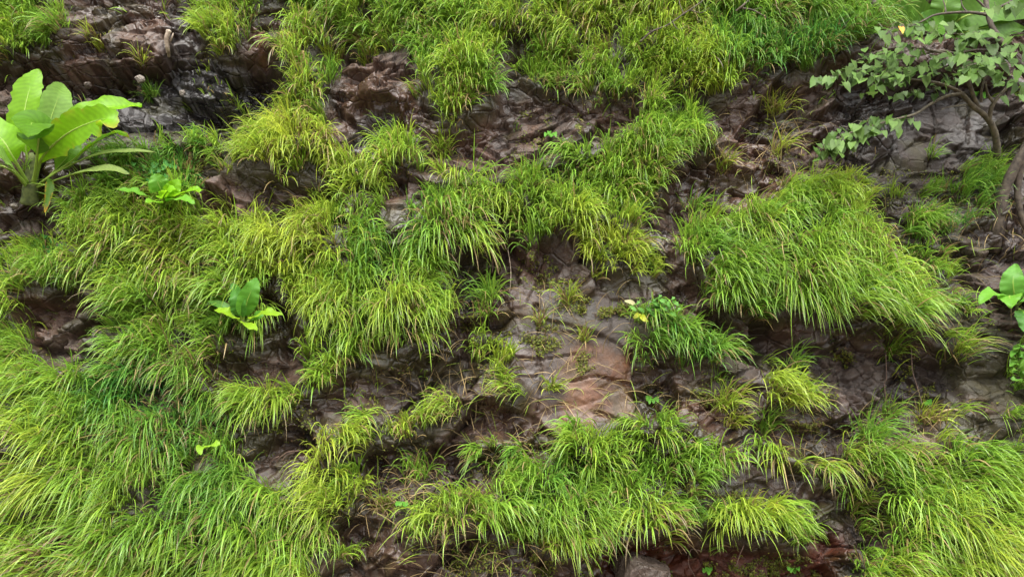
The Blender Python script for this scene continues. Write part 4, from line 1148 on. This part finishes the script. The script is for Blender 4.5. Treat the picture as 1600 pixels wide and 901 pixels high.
# ------------------------------------------------------------------ dead branches, roots, stones
def woody(name, label, cat, lists, mat, group=None):
    org = P(*lists[0][0][0])
    ts_ = []
    for i, (pts, r0, r1) in enumerate(lists):
        ts_.append(tube_geo(catmull(tp(pts), max(8, 6 * len(pts))), r0, r1, 7, .12, i))
    o = tubes(name, ts_, mat, origin=org)
    return tag(o, label, cat, None, group)
woody("dead_branch", "bare grey branch lying in the grass at the crest, upper right of centre", "branch", [
    ([(1000,66,.40),(1018,50,.45),(1042,40,.45),(1068,22,.45),(1092,6,.42),(1110,-10,.4)], .010, .005),
    ([(1050,34,.45),(1060,46,.48),(1074,40,.48)], .006, .002), ([(1068,22,.45),(1062,6,.45),(1060,-8,.44)], .006, .003),
    ([(1020,50,.45),(1006,46,.48)], .005, .002), ([(1078,16,.44),(1096,20,.48),(1108,12,.48)], .005, .002)], M_BARK)
woody("dead_branch", "dark forked twig at the top edge, right of the bare grey branch", "branch", [
    ([(1150,18,.40),(1162,8,.45),(1176,-6,.42)], .012, .008), ([(1156,13,.42),(1176,16,.46),(1198,28,.46)], .010, .004), ([(1176,16,.46),(1190,12,.48)], .005, .002)], M_BARK)
woody("dead_branch", "thick dark stump end behind the tree leaves at the top right", "branch", [
    ([(1350,-12,.3),(1368,8,.34),(1384,26,.34)], .045, .025)], M_BARK)
x, s, h = on_face(np.array([263.]), np.array([70.])); h = float(h[0])
woody("broken_root", "pale peeled root sticking out of the dark rock at the top left", "root", [
    ([(264,88,h-.05),(262,76,h+.06),(260,62,h+.12),(264,48,h+.16)], .016, .026), ([(262,72,h+.05),(268,60,h+.12),(271,52,h+.14)], .010, .007)], M_DEAD)
x, s, h = on_face(np.array([440.]), np.array([715.])); h = float(h[0]) + .05
woody("root_tangle", "tangle of brown roots hanging on the bare earth, lower left", "roots", [
    ([(466,704,h),(450,706,h+.05),(436,716,h+.04),(428,730,h)], .009, .004), ([(460,706,h+.02),(446,712,h+.05),(440,722,h+.04)], .006, .003),
    ([(447,718,h+.02),(452,732,h+.04),(456,746,h)], .006, .003), ([(440,716,h+.02),(442,730,h+.03),(440,748,h)], .005, .002),
    ([(436,712,h+.02),(424,720,h+.04),(420,736,h)], .005, .002)], M_DRYROOT)
for (pts, lab) in [([(1384,550),(1385,590),(1382,600),(1386,640)], "thin root hanging straight down below the largest mound"),
                   ([(1424,548),(1426,580),(1432,600),(1442,634)], "thin hanging root right of the straight one below the largest mound"),
                   ([(794,392),(798,420),(797,450),(790,486)], "pale thin root hanging down the left edge of the bare slab"),
                   ([(769,395),(770,412),(769,426)], "short thin root in the hollow at the picture centre"),
                   ([(1096,860),(1080,858),(1076,880),(1086,900)], "curled root drooping in front of the red hollow"),
                   ([(1162,852),(1156,866),(1150,884)], "short dark root in front of the red hollow")]:
    u = np.array([p[0] for p in pts], float); v = np.array([p[1] for p in pts], float)
    x, s, h = on_face(u, v)
    hm = max(h[0], h.mean()) + .04
    woody("hanging_root", lab, "root", [([(pts[0][0], pts[0][1] - 6, hm - .08)] + [(a, b, hm) for a, b in pts], .005, .003)],
          M_DEAD if pts[0][0] == 794 else M_DRYROOT, "thin roots hanging from the ledges")

def stone(label, u, v, rpx, lift, mat, flat=.7, seed=0, name="stone", cat="stone", group=None, embed=.3):
    x, s, h = on_face(np.array([float(u)]), np.array([float(v)]))
    h = float(h[0]) if lift is None else lift
    ctr = P(u, v, h)
    depth = (ctr - CAM) @ FWD
    r = rpx / F * depth
    import bmesh
    bm = bmesh.new(); bmesh.ops.create_icosphere(bm, subdivisions=5 if r > .1 else 4, radius=1)
    vv = np.array([q.co[:] for q in bm.verts])
    rg = np.random.default_rng(seed)
    for _ in range(14):                                  # chop facets
        nn = rg.normal(size=3); nn /= np.linalg.norm(nn); dlim = rg.uniform(.55, .85)
        dd = vv @ nn; over = np.clip(dd - dlim, 0, None); vv = vv - over[:, None] * nn * .92
    nz = fbm(vv[:, 0] * 4 + seed, vv[:, 1] * 4 + vv[:, 2] * 2.3, seed, 5) - .5
    vv = vv * (1 + .30 * nz)[:, None]
    vv = vv * np.array([1, .8, flat]) * r
    for q, c in zip(bm.verts, vv): q.co = c
    me = bpy.data.meshes.new(name); bm.to_mesh(me); bm.free()
    me.polygons.foreach_set("use_smooth", np.zeros(len(me.polygons), bool))
    me.materials.append(mat)
    o = bpy.data.objects.new(name, me); o.location = ctr; o.rotation_euler = (rg.uniform(-.3, .3), rg.uniform(-.3, .3), rg.uniform(0, 3)); C.objects.link(o)
    return tag(o, label, cat, None, group)
stone("grey brown boulder at the bottom edge in front of the red hollow", 1002, 906, 64, -.10, M_BOULDER, .6, 5, "boulder", "boulder")
for i, (u, v, r, lab) in enumerate([(218,124,9,"pale stone lodged under the overhang, topmost of three"), (203,132,9,"pale stone lodged under the overhang, left one of three"),
        (222,140,9,"tan stone lodged under the overhang, lowest of three"), (138,134,8,"brown stone lodged at the back of the dark overhang"),
        (24,322,10,"pale stone in the dark recess beneath the largest plant"), (48,312,8,"grey stone in the dark recess, right of the pale one"),
        (140,160,8,"brown stone low in the dark overhang"), (285,145,7,"small pale stone in the dark wet rock"), (372,200,11,"pale crumbly stone at the foot of the dark wet rock")]):
    stone(lab, u, v, r, None, M_PALE if i in (0, 1, 4, 7, 8) else M_BOULDER, .75, 20 + i, group="loose stones lodged in the face")
